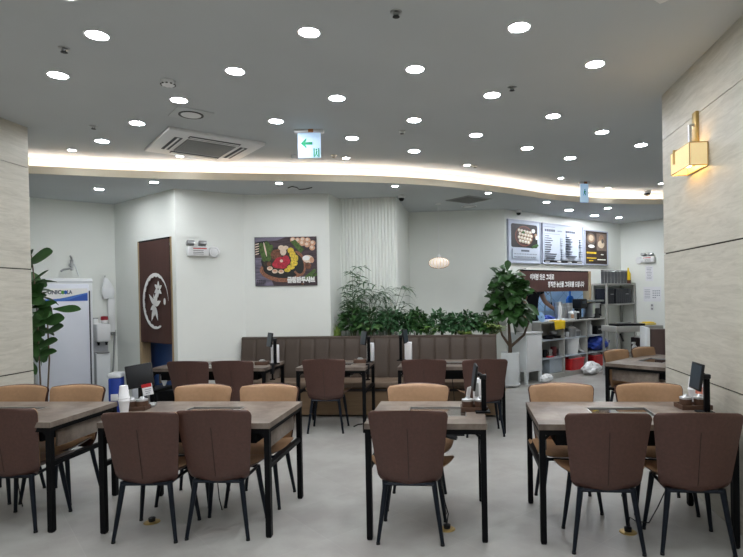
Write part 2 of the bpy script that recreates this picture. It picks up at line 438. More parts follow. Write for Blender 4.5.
# kitchen wall with a serving opening
os0, _ = kpx(520, 300); os1, ot = kpx(590, 271.5)
OPZ0, OPZ1 = 1.03, 1.95
mb = MB()
def kseg(a, b, z0, z1, t=.12):
    p, q = kpt(a), kpt(b); P = [p, q, q - KN * t, p - KN * t]; mb.prism([(v.x, v.y) for v in P], z0, z1)
kseg(0, os0, 0, H1); kseg(os1, 3.73, 0, H1); kseg(os0, os1, OPZ1, H1); kseg(os0, os1, 0, OPZ0 - .03)
struct(mb.build('wall_kitchen', wall_white, smooth=False))
K2 = K1 + KN * 3.2
wall('wall_side', (K1.x, K1.y), (K2.x, K2.y), side=1)
# kitchen behind the opening
mb = MB(); kb = 1.35
def tilewall(a, b):
    d = (b - a).normalized(); nn = Vector((-d.y, d.x, 0)); P = [a, b, b + nn * .06, a + nn * .06]; mb.prism([(v.x, v.y) for v in P], 0, 2.6)
tilewall(kpt(.12, -kb), kpt(3.9, -kb))
tilewall(kpt(.15, -.13), kpt(.15, -kb)); tilewall(kpt(3.73, -kb), kpt(3.73, -.1))
o = struct(mb.build('wall_kitchen_tiles', None or tile_wh, smooth=False))
def tile_lines():
    nt = tile_wh.node_tree; b = nt.nodes['Principled BSDF']
    for l in list(b.inputs['Base Color'].links): nt.links.remove(l)
    tc = nt.nodes.new('ShaderNodeTexCoord'); mp = nt.nodes.new('ShaderNodeMapping'); mp.inputs['Rotation'].default_value = (R_(90), 0, -KA)
    br = nt.nodes.new('ShaderNodeTexBrick'); br.offset = 0; br.inputs['Scale'].default_value = 1; br.inputs['Brick Width'].default_value = .3; br.inputs['Row Height'].default_value = .3; br.inputs['Mortar Size'].default_value = .004
    for k, c in (('Color1', (208, 224, 238)), ('Color2', (204, 220, 236)), ('Mortar', (150, 168, 186))): br.inputs[k].default_value = lin(c) + (1,)
    link(tile_wh, tc.outputs['Object'], mp.inputs[0]); link(tile_wh, mp.outputs[0], br.inputs['Vector']); link(tile_wh, br.outputs[0], b.inputs['Base Color'])
tile_lines()
mb = MB(); P = [kpt(.1, -.12), kpt(3.8, -.12), kpt(3.8, -kb - .1), kpt(.1, -kb - .1)]
struct(MB().prism([(v.x, v.y) for v in P], 2.5, 2.56).build('ceiling_kitchen', ceil_paint, smooth=False))
# skirting
def skirt(name, a, b, side=1):
    a, b = Vector(a), Vector(b); d = (b - a).normalized(); n = Vector((d.y, -d.x, 0)) * side
    P = [a, b, b + n * .012, a + n * .012]; struct(MB().prism([(v.x, v.y) for v in P], 0, .09).build(name, wall_white, smooth=False))
skirt('baseboard_kitchen', kpt(0), kpt(.9)); skirt('baseboard_far', (-.9, 9.45, 0), (.7, 9.45, 0)); skirt('baseboard_alcove', aw, A1)
# outer shell far right
wall('wall_outer_right', (6.2, 4.8), (6.2, 12.5), side=-1)

# ================================================================= CEILING FIXTURES
def downlight(loc, r=.062, glow=None):
    t = thing('downlight', '', 'ceiling light', loc)
    MB().lathe([(r, -.004), (r * 1.18, -.006), (r * 1.2, 0), (r * 1.0, .0), (r, -.004)], 24, cap=False).build('trim_ring', white_pl, t)
    MB().lathe([(0.0001, -.0035), (r, -.0035), (r, -.001), (0.0001, -.001)], 20).build('diffuser', glow or lamp_glow, t)
    return t
DL0 = downlight((0, 0, H1)); DL1 = downlight((0, 0, H2), glow=lamp_far); DL2 = downlight((0, 0, H1), glow=lamp_cove); first = {0: True, 1: True, 2: True}
def put_dl(px, py, label, z=H1, group='recessed downlights', loc=None, sc=1.):
    p = at(px, py, z=z) if loc is None else Vector(loc)
    k_ = 1 if z == H2 else (2 if 'cove' in group else 0); src = (DL0, DL1, DL2)[k_]
    if first[k_]: o = src; first[k_] = False
    else: o = copy_tree(src)
    o.location = p; o.scale = (sc, sc, 1); o['label'] = label; o['group'] = group
ordn = ['first', 'second', 'third', 'fourth', 'fifth', 'sixth', 'seventh']
for row, pts in (
    ('diagonal row from top middle to the right pillar', [(309, 32), (415, 69), (492, 95), (553, 116), (602, 132), (641, 145)]),
    ('diagonal row starting at the upper left corner', [(97, 35), (235, 71), (337, 98), (414, 120), (476, 135), (527, 148), (570, 158)]),
    ('diagonal row running past the arrow exit sign', [(58, 75), (179, 100), (276, 121), (352, 138), (414, 151)]),
    ('near pair at the upper right', [(519, 27), (595, 64)]),
    ('short row left of the ceiling cassette', [(102, 141), (137, 123)])):
    for i, p in enumerate(pts): put_dl(*p, 'downlight, %s from left in the %s' % (ordn[i], row))
for px, py, lb in ((72, 150, 'small downlight near the cove, by the left pillar'), (180, 156, 'small downlight in the glow behind the ceiling cassette'),
                   (346, 158, 'small downlight in the warm glow right of the arrow exit sign'), (467, 165, 'small downlight in the warm glow above the far grey wall'),
                   (561, 178, 'small downlight left of the small far exit sign'), (608, 188, 'small downlight right of the small far exit sign'), (661, 183.5, 'small downlight half hidden by the edge of the right pillar')):
    put_dl(px, py, lb, group='small downlights along the cove', sc=.62)
for px, py, lb, sc in ((99, 189, 'downlight on the low ceiling above the white refrigerator', .8), (154, 182, 'small downlight on the low ceiling above the brown door curtain', .7), (279, 183, 'small downlight on the low ceiling above the food poster', .6),
                   (395, 186, 'small downlight on the low ceiling above the ribbed wall', .6), (488, 193, 'small downlight on the low ceiling beside the square grille', .62), (546.5, 202, 'small downlight on the low ceiling above the middle menu board', .75),
                   (569, 210, 'bright downlight on the low ceiling over the menu boards', 1.05), (594.5, 215.5, 'bright downlight on the low ceiling nearest the right menu board', 1.05), (608, 208, 'small downlight on the low ceiling below the far exit sign', .8), (619, 217.5, 'downlight on the low ceiling above the wire rack', .85)):
    put_dl(px, py, lb, z=H2, group='downlights on the low ceiling', sc=sc)
# lamps of the same grid nearer than the frame shows
for i in range(6):
    for j in range(4):
        a = -2.95 + i * .85; b = 2.35 - j * 1.45 + (.4 if i % 2 else 0)
        if a < 1.5: put_dl(0, 0, 'round downlight on the ceiling nearer than the frame shows', loc=(a, b, H1), group='downlights nearer than the frame')

# ceiling cassette air conditioner
c = Vector((-2.755, 5.66, H1)); t = thing('cassette_air_conditioner', 'square white ceiling cassette air conditioner with grey centre grille', 'air conditioner', c, R_(44))
S = .97
MB().box((0, 0, -.016), (S, S, .032), 0, None, .01).build('panel', white_pl, t)
g = MB().box((0, 0, -.034), (.50, .50, .008)); 
for k in range(22): g.box((-.24 + k * .0229, 0, -.041), (.008, .5, .006), 1)
g.build('intake_grille', [mat('grille grey', (150, 152, 150), .6), grey_pl], t, smooth=False)
for k in range(4):
    q = Matrix.Rotation(k * PI / 2, 3, 'Z'); mb = MB().box(q @ Vector((0, .335, -.033)), (.52, .075, .006) if k % 2 == 0 else (.075, .52, .006), 0)
    mb.box(q @ Vector((0, .335, -.037)), (.5, .02, .006) if k % 2 == 0 else (.02, .5, .006), 1); mb.build('air_vane', [mat('vane slot', (60, 64, 72), .6), white_pl], t, smooth=False)
# round ceiling diffuser
t = thing('ceiling_diffuser', 'round ring diffuser on a square plate above the ceiling cassette', 'vent', at(191, 114, z=H1), R_(44))
MB().box((0, 0, -.004), (.31, .31, .008), 0, None, .002).build('plate', ceil_paint, t)
MB().lathe([(.088, -.008), (.088, -.013), (.106, -.013), (.106, -.008)], 32, cap=False).build('ring', dark_pl, t)
MB().lathe([(0.0001, -.016), (.084, -.014), (.086, -.008)], 32).build('core', white_pl, t)
# smoke detectors, sprinklers
def sprinkler(px, py, lb, z=H1):
    t = thing('sprinkler_head', lb, 'sprinkler', at(px, py, z=z), 0, 'ceiling sprinkler heads')
    MB().lathe([(.036, 0), (.034, -.006), (.014, -.01), (.012, -.014), (0.0001, -.014)], 14).build('escutcheon', steel, t)
    mb = MB().lathe([(.02, -.026), (.022, -.029), (0.0001, -.03)], 10); mb.box((.011, 0, -.019), (.003, .004, .016)); mb.box((-.011, 0, -.019), (.003, .004, .016)); mb.build('deflector', dark_pl, t)
for px, py, lb in ((64, 48, 'small sprinkler head at upper left between two bright downlights'), (396, 12, 'small sprinkler head at the top edge of the photo'), (93.5, 126, 'small sprinkler head above the left pillar side lights'), (402, 131, 'tiny sprinkler head in the middle of the ceiling'),
                   (512, 87, 'small sprinkler head at upper right middle of the ceiling'), (334, 155, 'small sprinkler head right of the arrow exit sign'), (475, 165.5, 'tiny sprinkler head beside a cove downlight')):
    sprinkler(px, py, lb)
t = thing('smoke_detector', 'white round smoke detector at upper left of the ceiling', 'smoke detector', at(168, 81, z=H1), 0)
MB().lathe([(.052, 0), (.052, -.022), (.044, -.034), (0.0001, -.036)], 24).build('housing', white_pl, t)
mb = MB()
for k in range(10): mb.box((.0475 * math.cos(k * PI / 5), .0475 * math.sin(k * PI / 5), -.029), (.014, .014, .006), 0, Matrix.Rotation(k * PI / 5, 3, 'Z'))
mb.build('sensor_slots', dark_pl, t)
t = thing('smoke_detector', 'small white smoke detector behind the arrow exit sign', 'smoke detector', at(295, 155.5, z=H1), 0)
MB().lathe([(.045, 0), (.045, -.025), (.03, -.04), (0.0001, -.04)], 20).build('housing', white_pl, t)
t = thing('dome_camera', 'small dome on the ceiling at the right, beside the right pillar', 'camera', at(647, 191, z=H1), 0)
MB().lathe([(.07, 0), (.07, -.03), (.06, -.04)], 20).build('housing', white_pl, t); MB().lathe([(.055, -.035), (.045, -.065), (.02, -.08), (0.0001, -.082)], 16).build('lens_dome', dark_pl, t)
# ceiling hatch corner at the very top right
t = thing('ceiling_speaker', 'pale square ceiling panel at the top right edge', 'ceiling panel', at(660, 1, z=H1) + Vector((0, -.2, 0)), R_(44)); MB().box((0, 0, -.006), (.3, .3, .012), 0, None, .003).build('panel', offwhite, t); MB().box((0, 0, -.014), (.2, .2, .006)).build('grille', grey_pl, t)
# far ceiling grille and disc
t = thing('ceiling_grille', 'square grey ventilation grille on the low ceiling before the far wall', 'vent', at(468.5, 199.5, z=H2), R_(44)); MB().box((0, 0, -.005), (.5, .5, .01), 0, None, .003).build('frame', grey_pl, t)
mb = MB()
for k in range(12): mb.box((0, -.2 + k * .036, -.013), (.44, .022, .004))
mb.build('louvre', mat('louvre grey', (116, 116, 114), .6), t, smooth=False)
t = thing('round_ceiling_vent', 'flat round vent on the low ceiling behind the square grille', 'vent', at(469, 210, z=H2) - Vector((0, .45, 0)), 0); MB().lathe([(.12, 0), (.13, -.01), (.1, -.016), (0.0001, -.016)], 24).build('cover', white_pl, t); MB().lathe([(.101, -.017), (.101, -.02), (.108, -.02), (.108, -.014)], 24, cap=False).build('groove', grey_pl, t)
# loose cable on low ceiling above the poster
q = [at(px, py, z=H2 - .01) for px, py in ((288, 188), (292, 186.5), (297, 187.5), (299, 189.5), (306, 189), (312, 187.5))]
tag(MB().tube(q, .006, 6).build('ceiling_cable', dark_pl), 'thin loose cable lying along the low ceiling above the poster', 'cable')

# exit signs
def exit_sign(lb, px0, px1, py0, py1, pyb, figure, loc, ang, wd, hd):
    t = thing('exit_sign', lb, 'exit sign', loc, ang)
    mb = MB().box((0, 0, -.016), (wd * 1.3, .06, .032), 0, None, .006); mb.build('ceiling_bracket', white_pl, t)
    bx((wd * .1, -.031, -.016), (.05, .004, .03)).build('test_panel', mat('orange tab', (176, 112, 60), .5), t)
    MB().box((0, 0, -.032 - hd / 2), (wd, .016, hd), 0, None, .003).build('light_panel', sign_glow, t)
    g = MB(); cz = -.032 - hd / 2
    if figure:
        a = wd * .5; zc = cz + hd * .08; xo = -wd * .06
        g.flat([(xo - a * .62, zc), (xo - a * .12, zc + a * .46), (xo - a * .12, zc + a * .3), (xo - a * .2, zc + a * .11), (xo + a * .42, zc + a * .11), (xo + a * .42, zc - a * .11), (xo - a * .2, zc - a * .11), (xo - a * .12, zc - a * .3), (xo - a * .12, zc - a * .46)], -.0085, -.011)
        mx, mz, k = wd * .32, cz - hd * .3, wd * .13
        g.flat([(mx - k, mz - k * 1.5), (mx - k, mz + k * 1.5), (mx - k * .6, mz + k * 1.5), (mx - k * .6, mz - k * 1.5)], -.0085, -.011); g.flat([(mx + k * .6, mz - k * 1.5), (mx + k * .6, mz + k * 1.5), (mx + k, mz + k * 1.5), (mx + k, mz - k * 1.5)], -.0085, -.011)
        g.ell(mx, mz + k, k * .32, k * .32, -.0085, -.011); g.flat([(mx - k * .5, mz - k * 1.2), (mx - k * .1, mz + k * .6), (mx + k * .4, mz + k * .4), (mx + k * .1, mz - .1 * k), (mx + k * .5, mz - k * 1.2), (mx + k * .2, mz - k * 1.3), (mx - k * .1, mz - k * .4), (mx - k * .3, mz - k * 1.3)], -.0085, -.011)
    else:
        k = wd * .26; cz2 = cz + .01
        g.ell(0 + k * .25, cz2 + k * 1.25, k * .3, k * .3, -.0085, -.011)
        g.flat([(-k * .5, cz2 - k * 1.4), (-k * .2, cz2 + k * .8), (k * .35, cz2 + k * .9), (k * .9, cz2 + k * .1), (k * .75, cz2 - k * .05), (k * .35, cz2 + k * .35), (k * .3, cz2 - k * .2), (k * .8, cz2 - k * .8), (k * .55, cz2 - k * 1.4), (k * .3, cz2 - k * 1.3), (k * .4, cz2 - k * .9), (-k * .1, cz2 - k * .4), (-k * .2, cz2 - k * 1.4)], -.0085, -.011)
    g.build('pictogram', sign_green, t)
p = at(309, 130, z=H1)
exit_sign('hanging exit sign with green left arrow beneath the near ceiling', 0, 0, 0, 0, 0, True, p, R_(4), .225, .245)
p = at(584, 182, z=H1)
exit_sign('smaller hanging exit sign with green running figure at the far right', 0, 0, 0, 0, 0, False, p, R_(10), .125, .275)

# ================================================================= TABLES
TT = .74
def table(name_lb, x0, y0, w, d, rot=0., group='grey stone-topped dining tables', cook=0., cook_mat=None, apron=(True, True), metal=True):
    """origin at the middle of the footprint, x0,y0 = near left corner when rot = 0"""
    c, s = math.cos(rot), math.sin(rot)
    cx, cy = x0 + c * w / 2 - s * d / 2, y0 + s * w / 2 + c * d / 2
    t = thing('dining_table', name_lb, 'table', (cx, cy, 0), rot, group)
    hx, hy, th = .20, .145, .036
    W, D = w / 2, d / 2
    mb = MB()                                             # top with a rectangular well for the hob
    ox = cook; zt, zb = TT, TT - th
    for (a0, a1, b0, b1) in ((-W, ox - hx, -D, D), (ox + hx, W, -D, D), (ox - hx, ox + hx, -D, -hy + .0), (ox - hx, ox + hx, hy, D)):
        mb.box(((a0 + a1) / 2, (b0 + b1) / 2, TT - th / 2), (a1 - a0, b1 - b0, th))
    mb.build('tabletop', TOP, t, smooth=False)
    h = MB()
    for (a0, a1, b0, b1) in ((-hx, hx, -hy, -hy + .008), (-hx, hx, hy - .008, hy), (-hx, -hx + .008, -hy, hy), (hx - .008, hx, -hy, hy)):
        h.box((ox + (a0 + a1) / 2, (b0 + b1) / 2, TT - .012), (a1 - a0, b1 - b0, .027), 1)
    h.box((ox, 0, TT - .013), (2 * hx - .016, 2 * hy - .016, .014), 0)
    h.box((ox, 0, TT - .085), (2 * hx - .03, 2 * hy - .03, .1), 2)
    h.build('induction_hob', [cook_mat or glass_blk, steel, dark_pl], t, smooth=False)
    for sx in (-1, 1):
        for sy in (-1, 1):
            lg = MB().box((sx * (W - .022), sy * (D - .022), (zb + .008) / 2), (.036, .036, zb - .008)); lg.box((sx * (W - .022), sy * (D - .022), .006), (.03, .03, .012), 1)
            lg.build('leg', [black_metal, dark_pl], t, smooth=False)
    fr = MB()
    for sy in (-1, 1): fr.box((0, sy * (D - .022), zb - .016), (w - .08, .03, .03))
    for sx in (-1, 1): fr.box((sx * (W - .022), 0, zb - .016), (.03, d - .08, .03))
    for sx in (-1, 1):
        for sy in (-1, 1):
            q = Matrix.Rotation(sx * R_(45), 3, 'Y'); fr.box((sx * (W - .055), sy * (D - .022), zb - .04), (.06, .02, .014), 0, q)
    fr.build('top_frame', black_metal, t, smooth=False)
    if w > 1: MB().box((0, -.02, zb - .056), (w - .22, d - .16, .108), 0, None, .004).build('under_box', black_metal, t)
    for i, sx in enumerate((-1, 1)):
        MB().box((sx * (W - .022), 0, .455), (.03, d - .08, .03)).build('side_rail', black_metal, t, smooth=False)
        if apron[i]:
            MB().box((sx * (W - .055), .03, zb - .08), (.018, d - .19, .155), 0, None, .002).build('side_panel', TOP, t)
    mb = MB().tube([(ox, 0, TT - .13), (ox + .02, .02, .4), (ox + .03, .05, .1), (ox + .05, .05, .012)], .004, 6)
    mb.build('power_cord', dark_pl, t)
    return t
brown_glass = mat('bronze hob glass', (78, 70, 64), .15, var=.1, coat=.5)
TY = 3.375
table('grey stone-topped table at the far left, cut by the frame edge', -3.94, TY, 1.19, .71, cook_mat=brown_glass, cook=-.02)
table('grey stone-topped table with paper cups and monitor, left of centre', -2.422, TY, 1.17, .715, cook_mat=brown_glass, cook=.02)
table('small square stone-topped table in the front middle', -.639, TY, .767, .715, apron=(False, False), cook_mat=brown_glass, cook=.06)
table('grey stone-topped table against the right stone wall', .442, TY - .005, 1.17, .70, cook_mat=glass_blk, cook=.0)
table('farther grey table at the left end of the brown bench', -3.66, 6.02, 1.39, .68, group='grey tables along the bench', cook_mat=brown_glass)
table('small farther table with one brown chair before the bench middle', -1.913, 6.02, .80, .66, group='grey tables along the bench', apron=(False, False), cook_mat=brown_glass)
table('farther grey table at the right end of the brown bench', -.75, 6.02, 1.19, .66, group='grey tables along the bench', cook_mat=brown_glass)
R2A = R_(-40)
E1 = Vector((math.cos(R2A), math.sin(R2A), 0)); E2 = Vector((-E1.y, E1.x, 0)); RC = Vector((1.56, 6.27, 0)) + E1 * .7
table('angled grey table partly behind the right stone pillar', RC.x, RC.y, 1.17, .70, R2A + PI / 2, group='grey tables by the kitchen', cook_mat=glass_blk, apron=(True, True), cook=-.02)

# ================================================================= CHAIRS
def wdt(z):                                     # half width of the back at a height
    t = (z - .362) / .488
    return .198 + .049 * min(1, t * 1.1) ** 1.1
def back_pt(u, z, dy):
    Z0, Z1 = .362, .850
    hw = wdt(z); r = .06
    if z > Z1 - .035: k = (z - (Z1 - .035)) / .035; hw -= .036 * (1 - math.sqrt(max(0, 1 - k * k)))
    if z < Z0 + .07: k = (Z0 + .07 - z) / .07; hw -= .062 * (1 - math.sqrt(max(0, 1 - k * k)))
    x = hw * u
    yb = -.165 - .085 * ((z - Z0) / .488) ** 1.1
    if z < Z0 + .07: yb += .028 * ((Z0 + .07 - z) / .07) ** 2
    return Vector((x, yb + .055 * u * u + dy, z - .012 * u * u * (1 if z > .8 else 0)))
def make_chair():
    t = thing('dining_chair', '', 'chair', (0, 0, 0))
    NU, NV = 14, 16; Z0, Z1 = .362, .850
    def zz(v): return Z0 + (Z1 - Z0) * (.5 - .5 * math.cos(PI * v)) ** .85
    def sheet(d0, d1, puff, shr=1., cut=0.):
        mb = MB()
        for sgn, d in ((0, d0), (1, d1)):
            def fn(u, v, d=d, sgn=sgn):
                uu = (u * 2 - 1); z = zz(v); z = Z0 + cut + (z - Z0) * (Z1 - Z0 - cut - (.004 if cut else 0)) / (Z1 - Z0); e = (1 - abs(uu) ** 6) * (1 - abs(2 * v - 1) ** 8)
                return back_pt(uu * shr, z, d0 + (d - d0) * (.15 + .85 * e) + (puff * e if sgn else 0))
            mb.grid(fn, NU, NV)
        n = (NU + 1) * (NV + 1); W = NU + 1
        rim = [i for i in range(W)] + [j * W + NU for j in range(1, NV + 1)] + [NV * W + i for i in range(NU - 1, -1, -1)] + [j * W for j in range(NV - 1, 0, -1)]
        for a, b in zip(rim, rim[1:] + rim[:1]): mb.f.append((a, b, b + n, a + n)); mb.mi.append(0)
        return mb
    mb = sheet(0., .016, 0)
    s = [back_pt(0, z, -.001) for z in [.41 + i * .036 for i in range(10)]]
    mb.tube(s, .0022, 5, 1)
    mb.build('backrest', [brown_lea, seam_mat], t, ang=60)
    def padfix(mb):
        return mb
    sheet(.017, .044, .006, .965, .06).build('back_cushion', tan_lea, t, ang=60)
    # seat
    def rim(a):
        ca, sa = math.cos(a), math.sin(a)
        x = (abs(ca) ** .55) * (1 if ca > 0 else -1); y = .20 * (abs(sa) ** .6) * (1 if sa > 0 else -1)
        return x * (.276 - .085 * max(0, -y / .2) ** 1.6 - .015 * max(0, y / .2)), y + .065
    N = 32
    def shell(zr, zc, k):
        vs = []; fs = []
        for j in range(5):
            f = 1 - j / 5
            for i in range(N):
                x, y = rim(2 * PI * i / N); q = 1 - f ** k
                vs.append((x * f, (y - .065) * f + .065, zr(x, y) * (1 - q) + zc * q))
        vs.append((0, .065, zc))
        for j in range(4):
            for i in range(N): fs.append((j * N + i, j * N + (i + 1) % N, (j + 1) * N + (i + 1) % N, (j + 1) * N + i))
        for i in range(N): fs.append((4 * N + i, 4 * N + (i + 1) % N, 5 * N))
        return vs, fs
    zr = lambda x, y: .438 + .040 * (abs(x) / .26) ** 3 * (1 - max(0, (y - .1) / .3)) - .012 * max(0, y / .2)
    v1, f1 = shell(zr, .434, 3); v2, f2 = shell(lambda x, y: zr(x, y) - .004, .372, 2.2)
    MB().add(v1, f1).build('seat_cushion', tan_lea, t, ang=70)
    MB().add(v2, f2).build('seat_shell', brown_lea, t, ang=70)
    fr = MB(); q = [(-.15, -.135, .367), (.15, -.135, .367), (.16, .16, .374), (-.16, .16, .374)]
    for a, b in zip(q, q[1:] + q[:1]): fr.tube([a, b], .011, 6)
    fr.tube([(0, -.135, .367), (0, .16, .374)], .011, 6)
    fr.build('seat_frame', leg_metal, t)
    for (x, y, fx, fy) in ((-.15, -.125, -.2, -.165), (.15, -.125, .2, -.165), (.16, .15, .205, .185), (-.16, .15, -.205, .185)):
        lg = MB().tube([(x, y, .38), (x + (fx - x) * .4, y + (fy - y) * .4, .225), (fx, fy, .012)], [.018, .0155, .0115], 10); lg.tube([(fx, fy, .013), (fx, fy, 0)], .013, 10, 1)
        lg.build('leg', [leg_metal, dark_pl], t)
    return t
CH = make_chair(); usedc = [False]
def chair(x, y, rot, label, group='two-tone leather dining chairs'):
    if not usedc[0]:
        usedc[0] = True; CH.location = (x, y, 0); CH.rotation_euler = (0, 0, rot); CH['label'] = label; CH['group'] = group; return CH
    return dup(CH, (x, y, 0), rot, label, group)
FY = 3.43
chair(.825, 3.43, R_(-1), 'brown chair seen from behind at the right wall table, left of the pair')
chair(1.335, 3.44, R_(-2), 'brown chair seen from behind at the right wall table, nearest the stone wall')
chair(-.355, 3.495, R_(0), 'single brown chair seen from behind at the small middle table')
chair(-2.055, 3.435, R_(4), 'brown chair seen from behind at the table with paper cups, below the cups')
chair(-1.60, 3.50, R_(2), 'brown chair seen from behind at the table with paper cups, right of the pair')
chair(-3.09, 3.535, R_(4), 'brown chair seen from behind at the far left table, cut by the frame')
def tanx(px, y=4.205, py=392): return at(px, py, y=y).x
for px, lb in ((20, 'tan chair facing the camera at far left, cut by the left frame'), (76, 'tan chair facing the camera at the far left table, before the refrigerator'),
               (203, 'tan chair facing the camera across the paper cup table, left of its pair'), (268, 'tan chair facing the camera across the paper cup table, right of its pair'),
               (418, 'single tan chair facing the camera across the small middle table'),
               (561, 'tan chair facing the camera across the right wall table, left of its pair'), (648.5, 'tan chair facing the camera across the right wall table, nearest the pillar edge')):
    chair(tanx(px), 4.035, PI + R_(rnd.uniform(-1.5, 1.5)), lb)
BG = 'brown chairs along the bench tables'
chair(at(188, 365, y=5.9).x, 6.08, 0, 'brown chair back at the left bench table, left of its pair', BG)
chair(at(232.5, 365, y=5.9).x, 6.08, 0, 'brown chair back at the left bench table, right of its pair', BG)
chair(-1.585, 6.165, R_(3), 'brown chair in view down to its feet before the bench middle', BG)
chair(at(424, 365, y=5.9).x, 6.08, 0, 'brown chair back behind the single tan chair at the right bench table', BG)
chair(.19, 6.05, R_(7), 'slightly turned brown chair at the right end of the bench tables', BG)
e1 = Vector((math.cos(R2A), math.sin(R2A), 0)); e2 = Vector((-e1.y, e1.x, 0))
for px, py, lb in ((611, 349.5, 'tan chair behind the angled table beside the kitchen, left of its pair'), (638, 347, 'tan chair behind the angled table beside the kitchen, nearest the pillar')):
    q = at(px, py, z=.845); q.z = 0; q = q + Vector((math.cos(R_(-50)), math.sin(R_(-50)), 0)) * .25
    chair(q.x, q.y, R_(-50) - PI / 2, lb, 'tan chairs by the kitchen')

# ================================================================= BENCH AND PLANTER
bx0, bx1 = -3.06, .42
t = thing('banquette_bench', 'long brown banquette bench with vertical channel back below the plants', 'bench', ((bx0 + bx1) / 2, 7.05, 0)); hw = (bx1 - bx0) / 2
BT = .99
mb = MB(); nch = 17; cw = 2 * hw / nch
for k in range(nch):
    xa = -hw + k * cw
    def fn(u, v, xa=xa):
        h = (1 - abs(2 * u - 1) ** 9) * .016 + .002
        z = .40 + (BT - .40) * v; y = .12 + .10 * v - h * (1 - abs(2 * v - 1) ** 14)
        return (xa + u * cw, y, z)
    mb.grid(fn, 14, 8)
mb.box((0, .25, (.02 + BT) / 2), (2 * hw, .08, BT - .02))
mb.tube([(-hw, .245, BT - .014), (hw, .245, BT - .014)], .026, 10)
mb.build('backrest', bench_lea, t, ang=50)
MB().box((0, -.05, .415), (2 * hw, .45, .075), 0, None, .02).build('seat', bench_wood if False else mat('bench seat leather', (118, 100, 84), .5, var=.05, scale=40, bump=.1), t)
MB().box((0, -.02, .2), (2 * hw - .02, .40, .345)).build('base', bench_wood, t, smooth=False)
MB().box((0, -.235, .345), (2 * hw, .012, .035)).build('shadow_gap', mat('bench gap shade', (44, 34, 30), .5), t, smooth=False)  # dark strip painting in the shade of the gap between seat and base
pl = thing('planter_box', 'long low planter box standing behind the brown bench', 'planter', (-.68, 7.66, 0)); 
mb = MB(); L, Dp, Hp = 2.18, .36, .93
mb.box((0, -Dp / 2 + .01, Hp / 2), (L, .02, Hp)); mb.box((0, Dp / 2 - .01, Hp / 2), (L, .02, Hp)); mb.box((-L / 2 + .01, 0, Hp / 2), (.02, Dp - .04, Hp)); mb.box((L / 2 - .01, 0, Hp / 2), (.02, Dp - .04, Hp)); mb.box((0, 0, .02), (L - .04, Dp - .04, .04))
mb.build('box', mat('planter brown', (96, 80, 68), .6), pl, smooth=False)
MB().box((0, 0, Hp - .06), (L - .045, Dp - .045, .06)).build('soil', soil, pl, smooth=False)

# ================================================================= PLANTS
def rdir(r, zmin=-.2):
    while True:
        v = Vector((r.uniform(-1, 1), r.uniform(-1, 1), r.uniform(zmin, 1)))
        if .1 < v.length < 1: return v.normalized()
SZ = .91                       # soil level of the planter
def bush(x, y, wd, h, seed, m, label, n=260, ls=.085, lw=.04, name='leafy_bush', prof='ovate'):
    r = random.Random(seed)
    t = thing(name, label, 'plant', (x, y, SZ), 0, 'low green plants in the planter')
    st = MB(); lf = MB()
    for k in range(9):
        a = r.uniform(0, 2 * PI); q = Vector((math.cos(a) * wd * .32 * r.random(), math.sin(a) * .1, h * r.uniform(.55, .9)))
        st.tube([(q.x * .25, q.y * .25, -.01), (q.x * .6, q.y * .6, q.z * .55), tuple(q)], [.006, .005, .003], 5)
    for k in range(n):
        d = rdir(r, -.15); rad = r.uniform(.45, 1) ** .6
        p = Vector((d.x * wd / 2 * rad, d.y * .15 * rad, h * (.42 + .52 * d.z * rad)))
        if p.z < .01: p.z = .02
        dd = (Vector((d.x, d.y - .25, d.z * .6 + .15)) + rdir(r, -1) * .7).normalized()
        lf.leaf(p, dd, (d + Vector((0, -.3, .6))), ls * r.uniform(.6, 1.2), lw * r.uniform(.8, 1.2), r.uniform(.1, .5), .3, prof, 3)
    st.build('stems', stem_m, t); lf.build('foliage', m, t, ang=80)
    return t
def fern(x, y, wd, h, seed, m, label, n=16):
    r = random.Random(seed); t = thing('fern', label, 'plant', (x, y, SZ), 0, 'light green ferns in the planter'); lf = MB(); st = MB()
    for k in range(n):
        a = 2 * PI * k / n + r.uniform(-.2, .2); L = wd / 2 * r.uniform(.7, 1.15); hh = h * r.uniform(.6, 1.1)
        P = []
        for i in range(9):
            s_ = i / 8; P.append(Vector((math.cos(a) * L * s_, math.sin(a) * .16 * s_, hh * (1.7 * s_ - .95 * s_ * s_) + .01)))
        st.tube(P, .0025, 4)
        for i in range(1, 9):
            d = (P[i] - P[i - 1]).normalized(); sd = d.cross(Vector((0, 0, 1))).normalized(); ll = .06 * math.sin(PI * (.12 + .8 * i / 8)) + .01
            for sg in (-1, 1):
                for f in (0, .5):
                    lf.leaf(P[i] * (1 - f) + P[i - 1] * f, (d * .45 + sd * sg), Vector((0, -.3, 1)), ll, .016, .15, .2, 'lance', 2)
    st.build('frond_stems', stem_m, t); lf.build('fronds', m, t, ang=80); return t
YP = 7.62
def px2x(px, y=YP): return at(px, 325, y=y).x
def hz(py, px=400, y=YP): return at(px, py, y=y).z - SZ
bushes = [(354, 24, 304, leaf_dark, 'dark green bush at the foot of the tall bamboo-like plant'), (370, 30, 306, leaf_bush, 'dark leafy bush below the thin arching leaves, left part'), (389, 26, 308, leaf_bush, 'dark leafy bush before the right half of the ribbed wall'),
          (407, 26, 311, leaf_bush, 'dark bush at the end of the ribbed wall, below the white wall edge'), (417, 20, 309, leaf_dark, 'dark bush left of the light green fern'),
          (441, 26, 311, leaf_bush, 'round dark bush below the paper pendant lamp'), (455, 24, 313, leaf_bush, 'dark bush just right of the one below the pendant lamp'), (469, 22, 311, leaf_bush, 'bushy dark plant between pendant lamp and potted fig tree'), (484, 22, 314, leaf_dark, 'dark bush left of the fern at the right planter end')]
